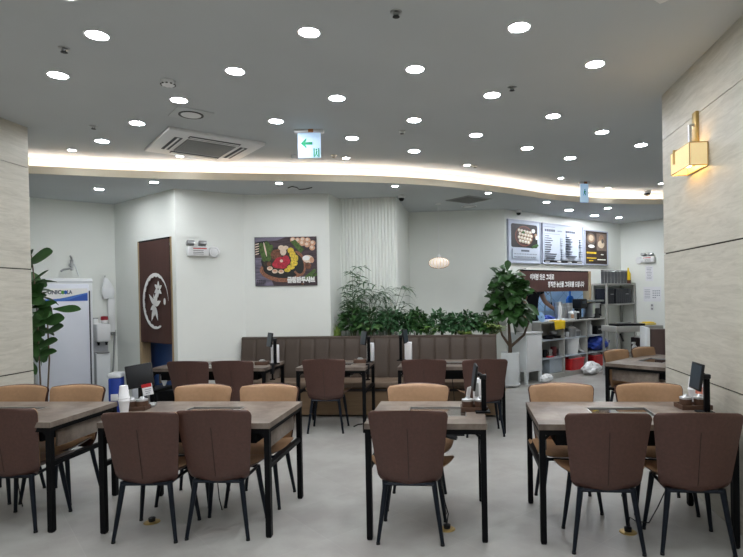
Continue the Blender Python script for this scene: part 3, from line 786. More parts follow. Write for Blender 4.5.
for i, (px, wpx, top, m, lb) in enumerate(bushes):
    bush(px2x(px), YP, wpx * 7.7 / 545 * 1.1, hz(top) * 1.02, 40 + i, m, lb, n=300)
fern(px2x(430), YP - .06, .36, .26, 5, leaf_fern, 'light green fern left of centre among dark planter bushes')
fern(px2x(492), YP - .06, .36, .26, 6, leaf_lime, 'light green fern at the right end of the planter')
fern(px2x(465), YP - .09, .22, .14, 8, leaf_lime, 'small yellowish fern low in front of the dark bushes')
# upright spiky plant at the left end
t = thing('snake_plant', 'upright spiky yellow green plant at the left planter end', 'plant', (px2x(336), YP, SZ)); lf = MB(); r = random.Random(3)
for k in range(16):
    d = Vector((r.uniform(-.35, .35), r.uniform(-.2, .1), 1)); lf.leaf((r.uniform(-.05, .05), r.uniform(-.04, .04), 0), d, (r.uniform(-.5, .5), -1, .1), r.uniform(.16, .27), .028, .02, .3, 'lance', 5)
lf.build('leaves', leaf_lime, t, ang=80)
# tall bamboo-like plant
t = thing('bamboo_plant', 'tall bamboo-like plant with narrow leaf whorls against the ribbed wall', 'plant', (px2x(353), YP + .05, SZ)); lf = MB(); st = MB(); r = random.Random(11)
tops = [(-.13, .72), (.0, .95), (.10, 1.0), (.16, .78), (-.05, .55)]
for (dx, hh) in tops:
    P = [Vector((dx * s_ ** .8 + .012 * math.sin(6 * s_ + dx * 20), .02 * math.sin(3 * s_), hh * hz(267) * s_)) for s_ in [i / 10 for i in range(11)]]
    st.tube(P, [.007 - .0005 * i for i in range(11)], 5)
    for i in range(3, 11):
        for c_ in range(2):
            b = P[i] + Vector((r.uniform(-.06, .06), r.uniform(-.04, .04), r.uniform(-.03, .03)))
            for k in range(4):
                a = 2 * PI * k / 4 + r.uniform(-.5, .5); lf.leaf(b, (math.cos(a), math.sin(a) * .6, r.uniform(-.35, .55)), (0, -.7, .7), r.uniform(.08, .14), .021, .4, .2, 'lance', 3)
st.build('canes', stem_m, t); lf.build('foliage', leaf_grey, t, ang=80)
# thin arching leaves
def wispy(px, n, seed, label):
    r = random.Random(seed); t = thing('dracaena_plant', label, 'plant', (px2x(px), YP + .02, SZ)); st = MB(); lf = MB()
    for k in range(n):
        dx = r.uniform(-.26, .26); h = hz(r.uniform(288, 305)); P = [Vector((dx * s_ ** 1.3, .02 * math.sin(4 * s_ + k), h * s_)) for s_ in [i / 7 for i in range(8)]]
        st.tube(P, [.006 - .0005 * i for i in range(8)], 5)
        for c_ in range(13):
            a = r.uniform(0, 2 * PI); q = P[r.choice((4, 5, 6, 7, 7))]; lf.leaf(q, (math.cos(a), math.sin(a) * .5, r.uniform(.1, .9)), (0, -.3, 1), r.uniform(.18, .30), .022, r.uniform(.5, 1.1), .15, 'lance', 6)
    st.build('stems', stem_m, t); lf.build('foliage', leaf_grey, t, ang=80)
wispy(366, 6, 21, 'wispy plant with thin arching leaves, middle of the ribbed wall')
wispy(389, 6, 22, 'wispy plant with thin arching leaves, right side of the ribbed wall')
t = thing('broadleaf_plant', 'single plant with broad pale green leaves below the arching leaves', 'plant', (px2x(371), YP - .1, SZ)); lf = MB(); st = MB(); r = random.Random(33)
for k in range(7):
    a = -PI / 2 + (k - 3) * .55; b = Vector((math.cos(a) * .08, math.sin(a) * .05, .16 + .02 * (k % 3))); st.tube([(0, 0, 0), b * .7, b], .004, 5); lf.leaf(b, (math.cos(a), math.sin(a) * .6, .5), (0, -.5, 1), .2, .07, .7, .2, 'ovate', 6)
st.build('stems', stem_m, t); lf.build('foliage', leaf_mid, t, ang=80)

# fiddle-leaf fig trees
def fig(loc, label, trunks, blobs, n, pot, seed, leafL=.2):
    r = random.Random(seed); t = thing('potted_fig_tree', label, 'plant', loc)
    tr = MB()
    for P, rad in trunks: tr.tube([Vector(p) for p in P], rad, 9)
    tr.build('trunk', bark, t)
    lf = MB()
    for (c, rx, ry, rz, cnt) in blobs:
        for k in range(cnt):
            d = rdir(r, -.75); rad = r.uniform(.35, 1) ** .5; p = Vector(c) + Vector((d.x * rx * rad, d.y * ry * rad, d.z * rz * rad))
            dd = (d + rdir(r, -.6) * .55 + Vector((0, 0, .2))).normalized()
            lf.leaf(p, dd, (Vector((0, -.35, .8)) + rdir(r, -1) * .4), leafL * r.uniform(.7, 1.15), leafL * .62 * r.uniform(.8, 1.1), r.uniform(.1, .55), .22, 'ob', 6)
    lf.build('foliage', leaf_dark, t, ang=80)
    if pot:
        R, H = pot; p_ = MB().lathe([(R * .9, .045), (R * .97, .06), (R, H * .5), (R * 1.0, H - .01), (R * .97, H), (R * .9, H), (R * .88, H - .06), (0.0001, H - .06)], 28)
        o = p_.build('pot', ceramic, t)
        MB().lathe([(R * .8, .03), (R * 1.06, .03), (R * 1.08, .05), (R * .9, .05)], 28).build('saucer', white_pl, t)
        for k in range(4): bx((R * .7 * math.cos(k * PI / 2 + .8), R * .7 * math.sin(k * PI / 2 + .8), .016), (.06, .05, .032), .004).build('pot_foot', white_pl, t)
        MB().lathe([(R * .87, H - .055), (0.0001, H - .045)], 20).build('soil', soil, t)
    return t
FG = at(510.5, 386.5, z=0)
def fz(py): return at(510.5, py, y=FG.y).z
def fx(px): return at(px, 330, y=FG.y).x - FG.x
fig(FG, 'fiddle-leaf fig tree in a white pot beside the kitchen counter',
    [([(0, 0, .5), (.005, 0, fz(344)), (-.01, 0, fz(325)), (.02, 0, fz(295))], [.035, .03, .022, .014]), ([(.005, 0, fz(347)), (fx(524), .02, fz(335)), (fx(529), .0, fz(322)), (fx(520), 0, fz(300))], [.026, .02, .017, .01]), ([(0, 0, fz(346)), (fx(502), -.02, fz(335)), (fx(497), 0, fz(318)), (fx(502), 0, fz(290))], [.024, .018, .014, .009])],
    [((fx(510), -.08, fz(308)), .24, .2, .20, 80), ((fx(508), -.08, fz(290)), .24, .2, .2, 80), ((fx(509), -.06, fz(277)), .2, .16, .13, 36), ((fx(519), -.08, fz(298)), .12, .15, .25, 40), ((fx(495), -.08, fz(301)), .07, .1, .08, 7)], 0, (.150, fz(352)), 5, .22)
LF = Vector((at(40, 330, y=5.45).x, 5.45, 0))
def lz(py): return at(45, py, y=5.45).z
def lx(px): return at(px, 320, y=5.45).x - LF.x
t = fig(LF, 'large-leaved fig plant peeking out from behind the left stone pillar',
    [([(0, 0, .3), (lx(38), 0, lz(350)), (lx(37), 0, lz(300)), (lx(33), 0, lz(255))], [.009, .008, .007, .006]), ([(.05, 0, .3), (lx(47), .02, lz(360)), (lx(46), .02, lz(320)), (lx(42), 0, lz(300))], [.009, .008, .007, .005]), ([(-.08, .03, .3), (lx(26), .02, lz(340)), (lx(27), 0, lz(270))], [.012, .01, .007])],
    [((lx(14), .08, lz(300)), .2, .2, .5, 34), ((lx(29), .02, lz(312)), .10, .08, .30, 22)], 0, (.17, .38), 9, .27)
lf = MB()
for (x0_, y0_, x1_, y1_, wd_, ny) in ((26, 264, 52, 252, .2, .2), (30, 283, 48, 270, .06, .6), (34, 298, 44, 284, .12, -.6), (28, 290, 42, 303, .15, -.8), (40, 306, 46, 318, .15, -.7), (31, 308, 56, 302, .09, .3), (53, 309, 80, 309, .105, .5), (30, 318, 46, 322, .15, -.6), (42, 322, 64, 318, .14, -.5), (44, 333, 63, 326, .12, .4), (36, 346, 57, 340, .12, .5), (30, 330, 40, 340, .12, -.3), (34, 355, 56, 351, .10, .6), (29, 340, 38, 356, .1, 0), (29, 272, 33, 262, .09, -.5), (30, 325, 44, 312, .13, -.8), (33, 362, 36, 374, .06, 0)):
    a = at(x0_, y0_, y=5.42); b = at(x1_, y1_, y=5.32); lf.leaf(a - LF, b - a, (.15, -.8, .5 + ny * .3), (b - a).length * 1.02, wd_, .02, .2, 'ob', 8)
lf.build('front_leaves', leaf_dark, t, ang=80)

# ================================================================= LEFT ALCOVE
def apx(px, py, o=0.):
    q = at(px, py, n=AN, p=A0 + AN * o); return (q - A0).dot(AD), q.z
FD = .66
s1, z1 = apx(93, 300, FD); s0, _ = apx(34, 300, FD); _, zt = apx(85, 278.5, FD)
q = A0 + AD * ((s0 + s1) / 2) + AN * (FD / 2 + .02)
t = thing('refrigerator', 'tall white upright refrigerator with a blue wave banner, behind the fig leaves', 'refrigerator', (q.x, q.y, 0), AA)
FW, FH = s1 - s0, zt
mb = MB().box((0, .02, FH / 2 + .03), (FW, FD - .05, FH - .06), 0, None, .008); mb.box((0, .02, FH - .035), (FW + .012, FD - .03, .03), 0, None, .006); mb.build('cabinet', offwhite, t)
for sx in (-1, 1): bx((sx * FW * .4, -FD * .35, .03), (.06, .06, .06), .004).build('foot', dark_pl, t)
dr = MB().box((-.02, -FD / 2 + .005, (FH - .08) / 2 + .06), (FW - .07, .035, FH - .19), 0, None, .006).build('door', mat('fridge door white', (222, 226, 236), .3, var=.01), t)
MB().box((FW / 2 - .045, -FD / 2 + .004, FH * .55), (.012, .03, FH * .72)).build('door_gap_handle', mat('dark gasket', (52, 56, 66), .5), dr)
bn = MB(); yb = -FD / 2 - .0135; bw = FW - .10; bxc = -.02; zb0, zb1 = FH - .30, FH - .135
bn.flat([(bxc - bw / 2, zb0), (bxc + bw / 2, zb0), (bxc + bw / 2, zb1), (bxc - bw / 2, zb1)], yb + .001, yb - .001, 0)
wave = [(bxc - bw / 2 + bw * k / 14, zb0 + .03 + .075 * (k / 14) ** 2.2 + .008 * math.sin(k / 14 * 2 * PI + 2.6)) for k in range(15)]
bn.flat([(bxc - bw / 2, zb0)] + [(bxc + bw / 2, zb0)] + list(reversed(wave)), yb - .001, yb - .002, 1)
wave2 = [(x, z - .03 + .012 * math.sin(i * .6)) for i, (x, z) in enumerate(wave)]
bn.flat([(bxc - bw / 2, zb0)] + [(bxc + bw / 2, zb0)] + [(x, max(z, zb0 + .004)) for x, z in reversed(wave2)], yb - .002, yb - .003, 2)
def fxl(px): return apx(px, 290, FD)[0] - (s0 + s1) / 2
put_text(bn, 'UNIC', .07, fxl(54), zb1 - .05, yb - .0035, 3, .003, fxl(61) - fxl(47)); put_text(bn, 'LA', .07, fxl(68.8), zb1 - .05, yb - .0035, 3, .003, fxl(71.5) - fxl(66.2))
bn.ell(fxl(62.4), zb1 - .05, .021, .025, yb - .001, yb - .0035, 4); bn.ell(fxl(64.8), zb1 - .05, .021, .025, yb - .001, yb - .0035, 5)
bn.build('banner', [white_ink, mat('banner blue', (70, 120, 200), .4), mat('banner deep blue', (44, 88, 180), .4), mat('banner grey', (96, 104, 116), .4), mat('logo green', (96, 170, 60), .4), mat('logo blue', (30, 96, 190), .4)], dr, smooth=False)
# water tap above the refrigerator
wsx, wz = apx(71, 265)
q = A0 + AD * wsx
t = thing('wall_tap', 'chrome tap with lever on the wall above the refrigerator', 'tap', (q.x, q.y, wz), AA)
MB().tube([(0, 0, 0), (0, -.05, 0)], .03, 12).build('wall_flange', steel, t)
MB().tube([(0, -.05, .07), (0, -.06, -.08)], [.022, .02], 12).build('body', steel, t)
MB().tube([(0, -.06, .05), (-.01, -.09, .10), (-.03, -.12, .12)], [.014, .012, .01], 8).build('lever', steel, t)
MB().tube([(0, -.06, -.05), (-.05, -.12, -.06), (-.12, -.15, -.075), (-.15, -.16, -.10)], .014, 8).build('spout', steel, t)
MB().tube([(.02, -.03, .04), (.06, -.02, -.05), (.09, -.015, -.16)], .006, 6).build('hose', offwhite, t)
# flat tray lying on top of the refrigerator
q = A0 + AD * ((s0 + s1) / 2 - .12) + AN * (FD * .5)
t = thing('flat_tray', 'flat white tray lying on top of the refrigerator', 'tray', (q.x, q.y, FH - .02), AA); MB().box((0, 0, .012), (.36, .3, .02), 0, None, .006).build('rim', white_pl, t); bx((0, 0, .024), (.32, .26, .006)).build('inset', grey_pl, t)
# water dispenser right of the refrigerator
DO = .36
sa, _ = apx(95.5, 330, DO); sb, zt = apx(109.5, 323.5, DO); q = A0 + AD * ((sa + sb) / 2 + .012) + AN * (DO / 2 + .02); W_ = (sb - sa)
t = thing('water_dispenser', 'white floor-standing water dispenser beside the tall refrigerator', 'water dispenser', (q.x, q.y, 0), AA)
HZ = zt
MB().box((0, .03, (HZ - .42) / 2), (W_, DO - .06, HZ - .42), 0, None, .01).build('lower_cabinet', offwhite, t)
MB().box((0, .09, HZ - .3), (W_, DO - .18, .26)).build('recess_back', mat('dispenser grey', (186, 188, 194), .5), t)
hd = MB().box((0, .0, HZ - .13), (W_, DO, .26), 0, None, .03).build('head', white_pl, t)
for sx in (-1, 1): MB().tube([(sx * .05, -.09, HZ - .26), (sx * .05, -.09, HZ - .31)], [.02, .014], 10).build('tap', dark_pl, t)
MB().box((0, -.06, HZ - .415), (W_ * .85, .16, .02), 0, None, .004).build('drip_tray', grey_pl, t)
WDT, WDL, WDW, WDZ = t, q, W_, HZ
q2 = q + AD * .05
t = thing('red_top_jar', 'small jar with a red lid standing on the white water dispenser', 'jar', (q2.x, q2.y, HZ), AA); MB().lathe([(.04, 0), (.045, .03), (.042, .05)], 16).build('jar', white_pl, t); MB().lathe([(.046, .048), (.05, .06), (.045, .10), (0.0001, .105)], 16).build('lid', mat('dark red lid', (150, 30, 46), .4), t)
q2 = q - AD * .07
t = thing('white_canister', 'small white canister on the water dispenser, left of the red lid', 'canister', (q2.x, q2.y, HZ), AA); MB().lathe([(.04, 0), (.04, .07), (.036, .075)], 16).build('body', white_pl, t); MB().lathe([(.041, .07), (.041, .085), (0.0001, .087)], 16).build('lid', steel, t)
# hanging plastic bag and pole on the wall
hs, hzz = apx(104.5, 277); q = A0 + AD * hs
t = thing('hanging_plastic_bag', 'thin white bag hanging from a hook above the water dispenser', 'bag', (q.x, q.y, hzz), AA)
MB().tube([(0, 0, 0), (0, -.03, 0), (0, -.035, .02)], .005, 6).build('hook', steel, t)
def bagf(u, v):
    a = u * 2 * PI; w_ = .02 + .06 * math.sin(PI * min(1, v * .75 + .02)) * (1 + .25 * math.sin(3 * a + 4 * v)); return (math.cos(a) * w_ + .03 * v, -.07 + math.sin(a) * w_ * .4, -.02 - v * .30)
MB().grid(bagf, 20, 12).build('bag', bag_m, t, ang=80)
ps, pz0 = apx(113, 332); _, pz1 = apx(113, 297); q = A0 + AD * (ps - .03)
t = thing('wall_cup_dispenser', 'tall slim white cup tube on the wall right of the water dispenser', 'cup dispenser', (q.x, q.y, 0), AA)
MB().box((0, -.045, (pz0 + pz1) / 2), (.09, .08, pz1 - pz0), 0, None, .012).build('tube', white_pl, t); MB().box((0, -.005, pz1 + .02), (.05, .01, .06), 0, None, .003).build('bracket', grey_pl, t); MB().lathe([(.03, 0), (.034, -.03), (.025, -.035)], 14, (0, -.045, pz0)).build('outlet', grey_pl, t)
t = thing('grey_pole', 'slim grey pole leaning against the wall beside the water dispenser', 'pole', (q.x, q.y, 0), AA); MB().tube([(.05, -.03, 1.1), (-.04, -.12, .02)], .012, 8).build('shaft', grey_pl, t); MB().box((-.045, -.12, .015), (.12, .07, .03), 0, None, .008).build('foot', grey_pl, t)
# blue bin behind the monitor
q = at(116.5, 384, y=6.35)
t = thing('blue_bin', 'blue bin with a white lid behind the monitor at the paper cup table', 'bin', (q.x, q.y, 0), R_(20))
zl = at(118, 372, y=6.35).z
mb = MB().box((0, 0, (zl - .06) / 2), (.14, .2, zl - .06), 0, None, .02); mb.build('body', blue_cl, t); MB().box((0, 0, zl - .035), (.16, .22, .06), 0, None, .02).build('lid', offwhite, t); MB().box((0, -.105, zl * .55), (.08, .012, .08), 0, None, .004).build('handle', white_pl, t)
t = thing('grey_bin', 'low grey and white bin just right of the blue bin', 'bin', (q.x + .25, q.y + .12, 0), R_(20)); MB().box((0, 0, .31), (.18, .2, .6), 0, None, .02).build('body', mat('bin light grey', (196, 200, 206), .5), t); MB().box((0, 0, .63), (.19, .21, .05), 0, None, .012).build('lid', grey_pl, t)

# doorway: cloth curtain with white emblem, jamb, blue panel
def dloc(s, o=0., z=0.): return A1 + DD * s + DN * o + Vector((0, 0, z))
mb = MB()
q = dloc((ds0 + ds1) / 2); dw = ds1 - ds0
dk = struct(bx((0, 0, 0), (.001, .001, .001)).build('door_frame_trim', tan_wood))
bpy.data.objects.remove(dk)
o = MB().box((-dw / 2 + .03, .06, DOORTOP / 2), (.06, .13, DOORTOP)); o.box((dw / 2 - .02, .06, DOORTOP / 2), (.04, .13, DOORTOP)); o.box((0, .06, DOORTOP - .02), (dw, .13, .04))
o = struct(o.build('door_1', tan_wood, smooth=False)); o.location = q; o.rotation_euler = (0, 0, DA)
na, nz_b = dpx(141, 341.5, .02); nb, nz_b2 = dpx(171, 344.5, .02)
q = dloc((na + nb) / 2, .015); nw = nb - na; nt_ = DOORTOP - .015; nbz = (nz_b + nz_b2) / 2
t = thing('door_curtain', 'dark brown cloth door curtain with a white circle and flower emblem', 'curtain', (q.x, q.y, 0), DA)
def cf(u, v): return ((u - .5) * nw, .012 * math.sin(u * 7) * (1 - v) - .004, nbz + (nt_ - nbz) * v)
mb = MB(); mb.grid(cf, 24, 12)
def cf2(u, v): p = cf(u, v); return (p[0], p[1] + .006, p[2])
mb.grid(cf2, 24, 12); mb.build('cloth', noren, t, ang=80)
MB().tube([(-nw / 2, .0, nt_ + .003), (nw / 2, .0, nt_ + .003)], .012, 8).build('rod', black_metal, t)
g = MB(); ex, ez = dpx(157, 301, .02); ex -= (na + nb) / 2; yE = -.03
_, eza = dpx(157, 273, .02); _, ezb = dpx(157, 329, .02); rz = (eza - ezb) / 2; rx = nw * .42
for k in range(64):
    a0 = R_(-65) - 2 * PI * k / 78; a1 = R_(-65) - 2 * PI * (k + 1) / 78
    th0 = .055 * (.4 + .6 * abs(math.sin(k / 64 * PI)) ** .6) * (1 + .12 * math.sin(k * 1.7)); 
    if k > 46: th0 *= (64 - k) / 18
    P = [(ex + rx * math.cos(a0), ez + rz * math.sin(a0)), (ex + rx * math.cos(a1), ez + rz * math.sin(a1)), (ex + (rx - th0) * math.cos(a1), ez + (rz - th0) * math.sin(a1)), (ex + (rx - th0) * math.cos(a0), ez + (rz - th0) * math.sin(a0))]
    g.flat(P, yE + .002, yE)
g.build('emblem_circle', white_ink, t, smooth=False); g = MB()
def petal(cx, cz, ang, L, W):
    P = []
    for k in range(9): s_ = k / 8; P.append((s_ * L, W / 2 * math.sin(PI * s_ ** .8)))
    P += [(x, -z) for x, z in reversed(P[1:-1])]
    ca, sa_ = math.cos(ang), math.sin(ang); g.flat([(cx + x * ca - z * sa_, cz + x * sa_ + z * ca) for x, z in P], yE + .002, yE)
fx_, fz_ = ex + rx * .24, ez + rz * .42
for k in range(6): petal(fx_ + .012 * math.cos(k * PI / 3), fz_ + .012 * math.sin(k * PI / 3), k * PI / 3 + .5, rx * .29, rx * .15)
g.build('emblem_blossom', white_ink, t, smooth=False); g = MB()
gx, gz = ex - rx * .05, ez - rz * .16
for a_, L_, W_p in ((2.35, .62, .22), (1.2, .72, .26), (1.7, .45, .16), (3.6, .38, .22), (.35, .5, .25), (-1.2, .62, .22), (-2.0, .66, .24), (-1.65, .42, .14)): petal(gx, gz, a_, rx * L_, rx * W_p * .8)
g.build('emblem_leaves', white_ink, t, smooth=False); g = MB()
g.ell(ex + rx * .72, ez - rz * .02, .028, .045, yE + .002, yE)
g.build('emblem_dot', white_ink, t, smooth=False)
s0_, zz0 = dpx(150, 350, -.25); s1_, _ = dpx(174, 350, -.25)
q = dloc((s0_ + s1_) / 2 + .12, -.25)
t = thing('blue_partition', 'plain blue partition standing inside the doorway below the brown curtain', 'panel', (q.x, q.y, 0), DA); MB().box((0, 0, .98), (s1_ - s0_ + .25, .04, 1.9), 0, None, .008).build('sheet', blue_door, t); MB().box((0, -.01, .015), (s1_ - s0_ + .25, .1, .03)).build('foot', dark_pl, t)
wall('wall_lobby', tuple(dloc(-.2, -1.0))[:2], tuple(dloc(1.4, -1.0))[:2], side=1, t=.05)
q = at(165, 396, y=6.75)
t = thing('black_floor_machine', 'low black machine on the floor below the blue panel', 'machine', (q.x - .05, q.y, 0), DA); MB().box((0, 0, .2), (.34, .3, .36), 0, None, .04).build('body', dark_pl, t); MB().box((0, 0, .39), (.28, .24, .05), 0, None, .015).build('lid', mat('charcoal plastic', (48, 50, 56), .4), t); MB().tube([(-.12, .1, .38), (-.12, .14, .50), (.12, .14, .50), (.12, .1, .38)], .012, 8).build('handle', dark_pl, t)
# small white things on the left bench table edge
q = at(168, 376, y=6.15)
t = thing('napkin_packet', 'crumpled white packet hanging at the left end of the left bench table', 'packet', (q.x - .05, q.y, .52), 0)
def pk(u, v): a = u * 2 * PI; r_ = .028 * math.sin(PI * (.06 + .88 * v)) * (1 + .3 * math.sin(3 * a + 5 * v)) + .006; return (math.cos(a) * r_, math.sin(a) * r_ * .7, v * .17)
MB().grid(pk, 16, 10).build('packet', bag_m, t, ang=80); bx((0, 0, .178), (.03, .02, .03), .004).build('clip', white_pl, t)

# emergency lights on the walls
def emergency(name_lb, loc, ang, flip=False, sc=1.):
    k = -1 if flip else 1
    t = thing('emergency_light', name_lb, 'emergency light', loc, ang, 'twin head emergency lights')
    MB().box((0, -.035, 0), (.27 * sc, .07, .13 * sc), 0, None, .012).build('case', white_pl, t)
    g = MB().box((0.02 * k, -.0715, .035 * sc), (.17 * sc, .002, .014), 0)
    for j in range(3): g.box((.0, -.0715, .005 - .022 * j), (.13 * sc, .002, .006), 1)
    g.build('label_plate', [mat('label red', (196, 60, 50), .5), ink], t, smooth=False)
    for sx in (-1, 1):
        h = MB().box((sx * .075 * sc - .02, -.05, .105 * sc), (.10 * sc, .085, .05 * sc), 0, Matrix.Rotation(R_(-18), 3, 'X'), .01); h.tube([(sx * .075 * sc - .02, -.035, .06), (sx * .075 * sc - .02, -.04, .085)], .014, 8); hh = h.build('lamp_head', grey_pl, t)
        bx((sx * .075 * sc - .02, -.098, .115 * sc), (.085 * sc, .006, .04 * sc), .002, 0, Matrix.Rotation(R_(-18), 3, 'X')).build('lens', steel, hh)
    MB().lathe([(.075, 0), (.075, .03), (.06, .045), (.05, .04), (.03, .046), (0.0001, .046)], 24).build('siren', white_pl, t, loc=(k * .21 * sc, 0, -.005)).rotation_euler = (R_(90), 0, 0)
WB = (C0 - P1).normalized(); WBN = Vector((WB.y, -WB.x, 0))
q = at(197, 251.5, n=WBN, p=P1); emergency('twin emergency light with round siren on the wall left of the poster', q + WBN * .005, math.atan2(WB.y, WB.x))
q = at(649.5, 259.5, n=-KU, p=K1); emergency('twin emergency light on the wall above the notices, by the right pillar', q - KU * .005, math.atan2(KN.y, KN.x), True, 1.)
# paper notices and wall socket on the side wall
def side_panel(name, lb, cat, px0, px1, py0, py1, kind):
    a = at(px0, py0, n=-KU, p=K1); b = at(px1, py1, n=-KU, p=K1); c = (a + b) / 2; W = (b - a).dot(KN); H = abs(a.z - b.z)
    t = thing(name, lb, cat, c - KU * .003, math.atan2(KN.y, KN.x)); MB().box((0, -.003, 0), (W, .006, H)).build('sheet', paper if kind < 2 else white_pl, t, smooth=False)
    g = MB()
    if kind == 0:
        for j in range(8): g.box((-W * .03 * (j % 2), -.0065, H * (.36 - .1 * j)), (W * (.7 - .1 * (j % 3)), .001, H * .03))
    elif kind == 1:
        for j in range(6): g.box((-W * .27, -.0065, H * (.3 - .11 * j)), (W * .32, .001, H * .03))
        for j in range(14): g.box((W * (.06 + .11 * (j % 4)), -.0065, H * (.22 - .15 * (j // 4))), (W * .07, .001, H * .07))
    else:
        for z in (.25, -.25):
            g.lathe([(.02, 0), (.018, .004), (0.0001, .004)], 14, (0, 0, 0)) if False else None
            g.ell(0, H * z, W * .3, W * .3, -.006, -.009)
    g.build('print' if kind < 2 else 'socket_face', mat('grey print', (150, 154, 164), .7) if kind < 2 else grey_pl, t, smooth=False)
side_panel('paper_notice', 'small white paper notice directly below the right emergency light', 'notice', 645.5, 653.5, 266, 281, 0)
side_panel('paper_notice', 'wide white notice with map-like print on the right side wall', 'notice', 643.5, 661.5, 287, 301.5, 1)
side_panel('wall_switch', 'small white wall switch plate below the wide notice', 'switch', 650.5, 654, 303.5, 310.5, 2)

# ================================================================= POSTER
CD = (C1 - C0).normalized(); CN = Vector((CD.y, -CD.x, 0))
a = at(254.8, 237.5, n=CN, p=C0); b = at(317.5, 285.3, n=CN, p=C0); c = (a + b) / 2; W = (b - a).dot(CD); H = a.z - b.z
t = thing('food_poster', 'dark food poster of a hotpot bowl on the white wall above the bench', 'poster', c + CN * .002, math.atan2(CD.y, CD.x))
MB().box((0, -.008, 0), (W, .016, H)).build('board', dark_pl, t, smooth=False)
pm = [mat('poster wood', (70, 56, 62), .5, var=.45, scale=5, stretch=(1, 1, 9)), mat('poster bowl', (26, 27, 28), .4), mat('poster green', (72, 98, 44), .5, var=.5, scale=30), mat('poster red', (176, 40, 58), .5, var=.45, scale=60),
      mat('poster yellow', (222, 190, 66), .5, var=.4, scale=50), mat('poster brown', (112, 72, 52), .5, var=.55, scale=40), mat('poster cream', (226, 206, 186), .5, var=.12, scale=50), white_ink, mat('poster mat', (142, 96, 74), .5, var=.55, scale=60), mat('poster blue wood', (112, 106, 124), .5, var=.45, scale=6, stretch=(1, 1, 8)), mat('poster egg', (206, 158, 128), .5, var=.15, scale=40), mat('poster broth', (58, 46, 36), .4, var=.5, scale=30)]
g = MB(); y0 = -.0162; lay = [0]
def L(): lay[0] += 1; return y0 - .00025 * lay[0]
def U(u, v): return ((u - .5) * W, (.5 - v) * H)
def el(u, v, ru, rv, m, tilt=0, n=22): x, z = U(u, v); y = L(); g.ell(x, z, ru * W, rv * H, y0, y, m, n, 0, tilt)
def po(P, m): y = L(); g.flat([U(*p) for p in P], y0, y, m)
po([(.005, .005), (.995, .005), (.995, .995), (.005, .995)], 0)
po([(.005, .42), (.12, .42), (.30, .995), (.005, .995)], 9); po([(.005, .005), (.5, .005), (.36, .07), (.005, .1)], 9)
po([(0.03, .1), (.2, .07), (.3, .2), (.1, .36), (.03, .36)], 1)
for k in range(5): po([(.01, .14 + .05 * k), (.07, .12 + .05 * k), (.07, .14 + .05 * k), (.01, .16 + .05 * k)], 6)
el(.40, .72, .33, .20, 8, -.15); el(.42, .68, .29, .16, 1, -.1); el(.70, .55, .12, .26, 8, .2); el(.70, .56, .085, .2, 1, .2)
el(.415, .50, .315, .29, 1); el(.415, .475, .29, .25, 11)
for u, v, ru, rv, tl in ((.13, .28, .05, .17, .2), (.17, .22, .06, .14, -.4), (.19, .34, .07, .16, .3), (.23, .26, .05, .12, -.6), (.15, .4, .04, .10, 0)): el(u, v, ru, rv, 2, tl)
el(.17, .25, .012, .15, 6, .2); el(.34, .36, .085, .10, 5); el(.39, .33, .06, .09, 5); 
for u, v, ru, rv in ((.43, .22, .05, .05), (.5, .22, .045, .04), (.46, .30, .05, .08)): el(u, v, ru, rv, 6)
for u, v, ru, rv in ((.58, .28, .05, .06), (.61, .36, .05, .07), (.64, .45, .06, .07), (.63, .54, .06, .06), (.58, .62, .06, .05), (.52, .68, .05, .04), (.66, .42, .04, .05)): el(u, v, ru, rv, 4)
for u, v, ru, rv in ((.42, .52, .11, .11), (.36, .56, .08, .08), (.48, .50, .09, .09), (.50, .43, .05, .05), (.44, .60, .08, .05)): el(u, v, ru, rv, 3)
el(.43, .49, .025, .03, 6)
for u, v in ((.24, .64), (.32, .70), (.42, .71)): el(u, v, .045, .042, 6); el(u, v - .01, .03, .022, 10)
el(.23, .55, .035, .05, 5)
for u, v in ((.62, .065), (.70, .075), (.78, .065), (.86, .075), (.77, .135), (.85, .165), (.94, .135), (.93, .23)): el(u, v, .045, .055, 10); el(u - .006, v - .012, .025, .03, 6)
po([(.58, .1), (.66, .06), (.80, .26), (.74, .34)], 2); el(.86, .46, .09, .08, 6, -.15); el(.83, .44, .06, .05, 7); el(.92, .48, .035, .06, 10); el(.86, .6, .05, .07, 5); po([(.80, .82), (.96, .66), (.99, .70), (.84, .88)], 2); po([(.80, .86), (.995, .74), (.995, .80), (.84, .9)], 2)
for k in range(14): el(.04 + .03 * (k % 5), .88 + .035 * (k // 5), .008, .009, 1, n=8)
x, z = U(.745, .89); put_text(g, '굴림만두샤브', .085, x, z, L(), 7, .006, W * .45)
po([(.75, .95), (.78, .95), (.78, .985), (.75, .985)], 5)
g.build('printed_picture', pm, t, smooth=False)

# ================================================================= PENDANT
PP = at(439, 263, y=8.6); tp = H2
t = thing('pendant_lamp', 'small ribbed paper pendant lamp hanging before the far wall', 'pendant lamp', (PP.x, PP.y, 0))
pr_ = .165; ph = .085; prof = [(.03, -ph)] + [(pr_ * math.cos(a) ** .75, ph * math.sin(a)) for a in [R_(-78 + 12 * k) for k in range(14)]] + [(.03, ph)]
mb = MB()
def ps(u, v):
    a = u * 2 * PI; k = v * (len(prof) - 1); i = min(int(k), len(prof) - 2); f = k - i; r_ = prof[i][0] * (1 - f) + prof[i + 1][0] * f; zz_ = prof[i][1] * (1 - f) + prof[i + 1][1] * f
    r_ *= 1 - .05 * (.5 + .5 * math.cos(18 * a)); return (r_ * math.cos(a), r_ * math.sin(a), PP.z + zz_)
mb.grid(ps, 108, 15)
sh = mb.build('shade', pend_shade, t, ang=80)
mb = MB()
for k in range(18):
    a = 2 * PI * k / 18 ; mb.tube([(1.0 * p[0] * math.cos(a), p[0] * math.sin(a), PP.z + p[1]) for p in prof], .0035, 4)
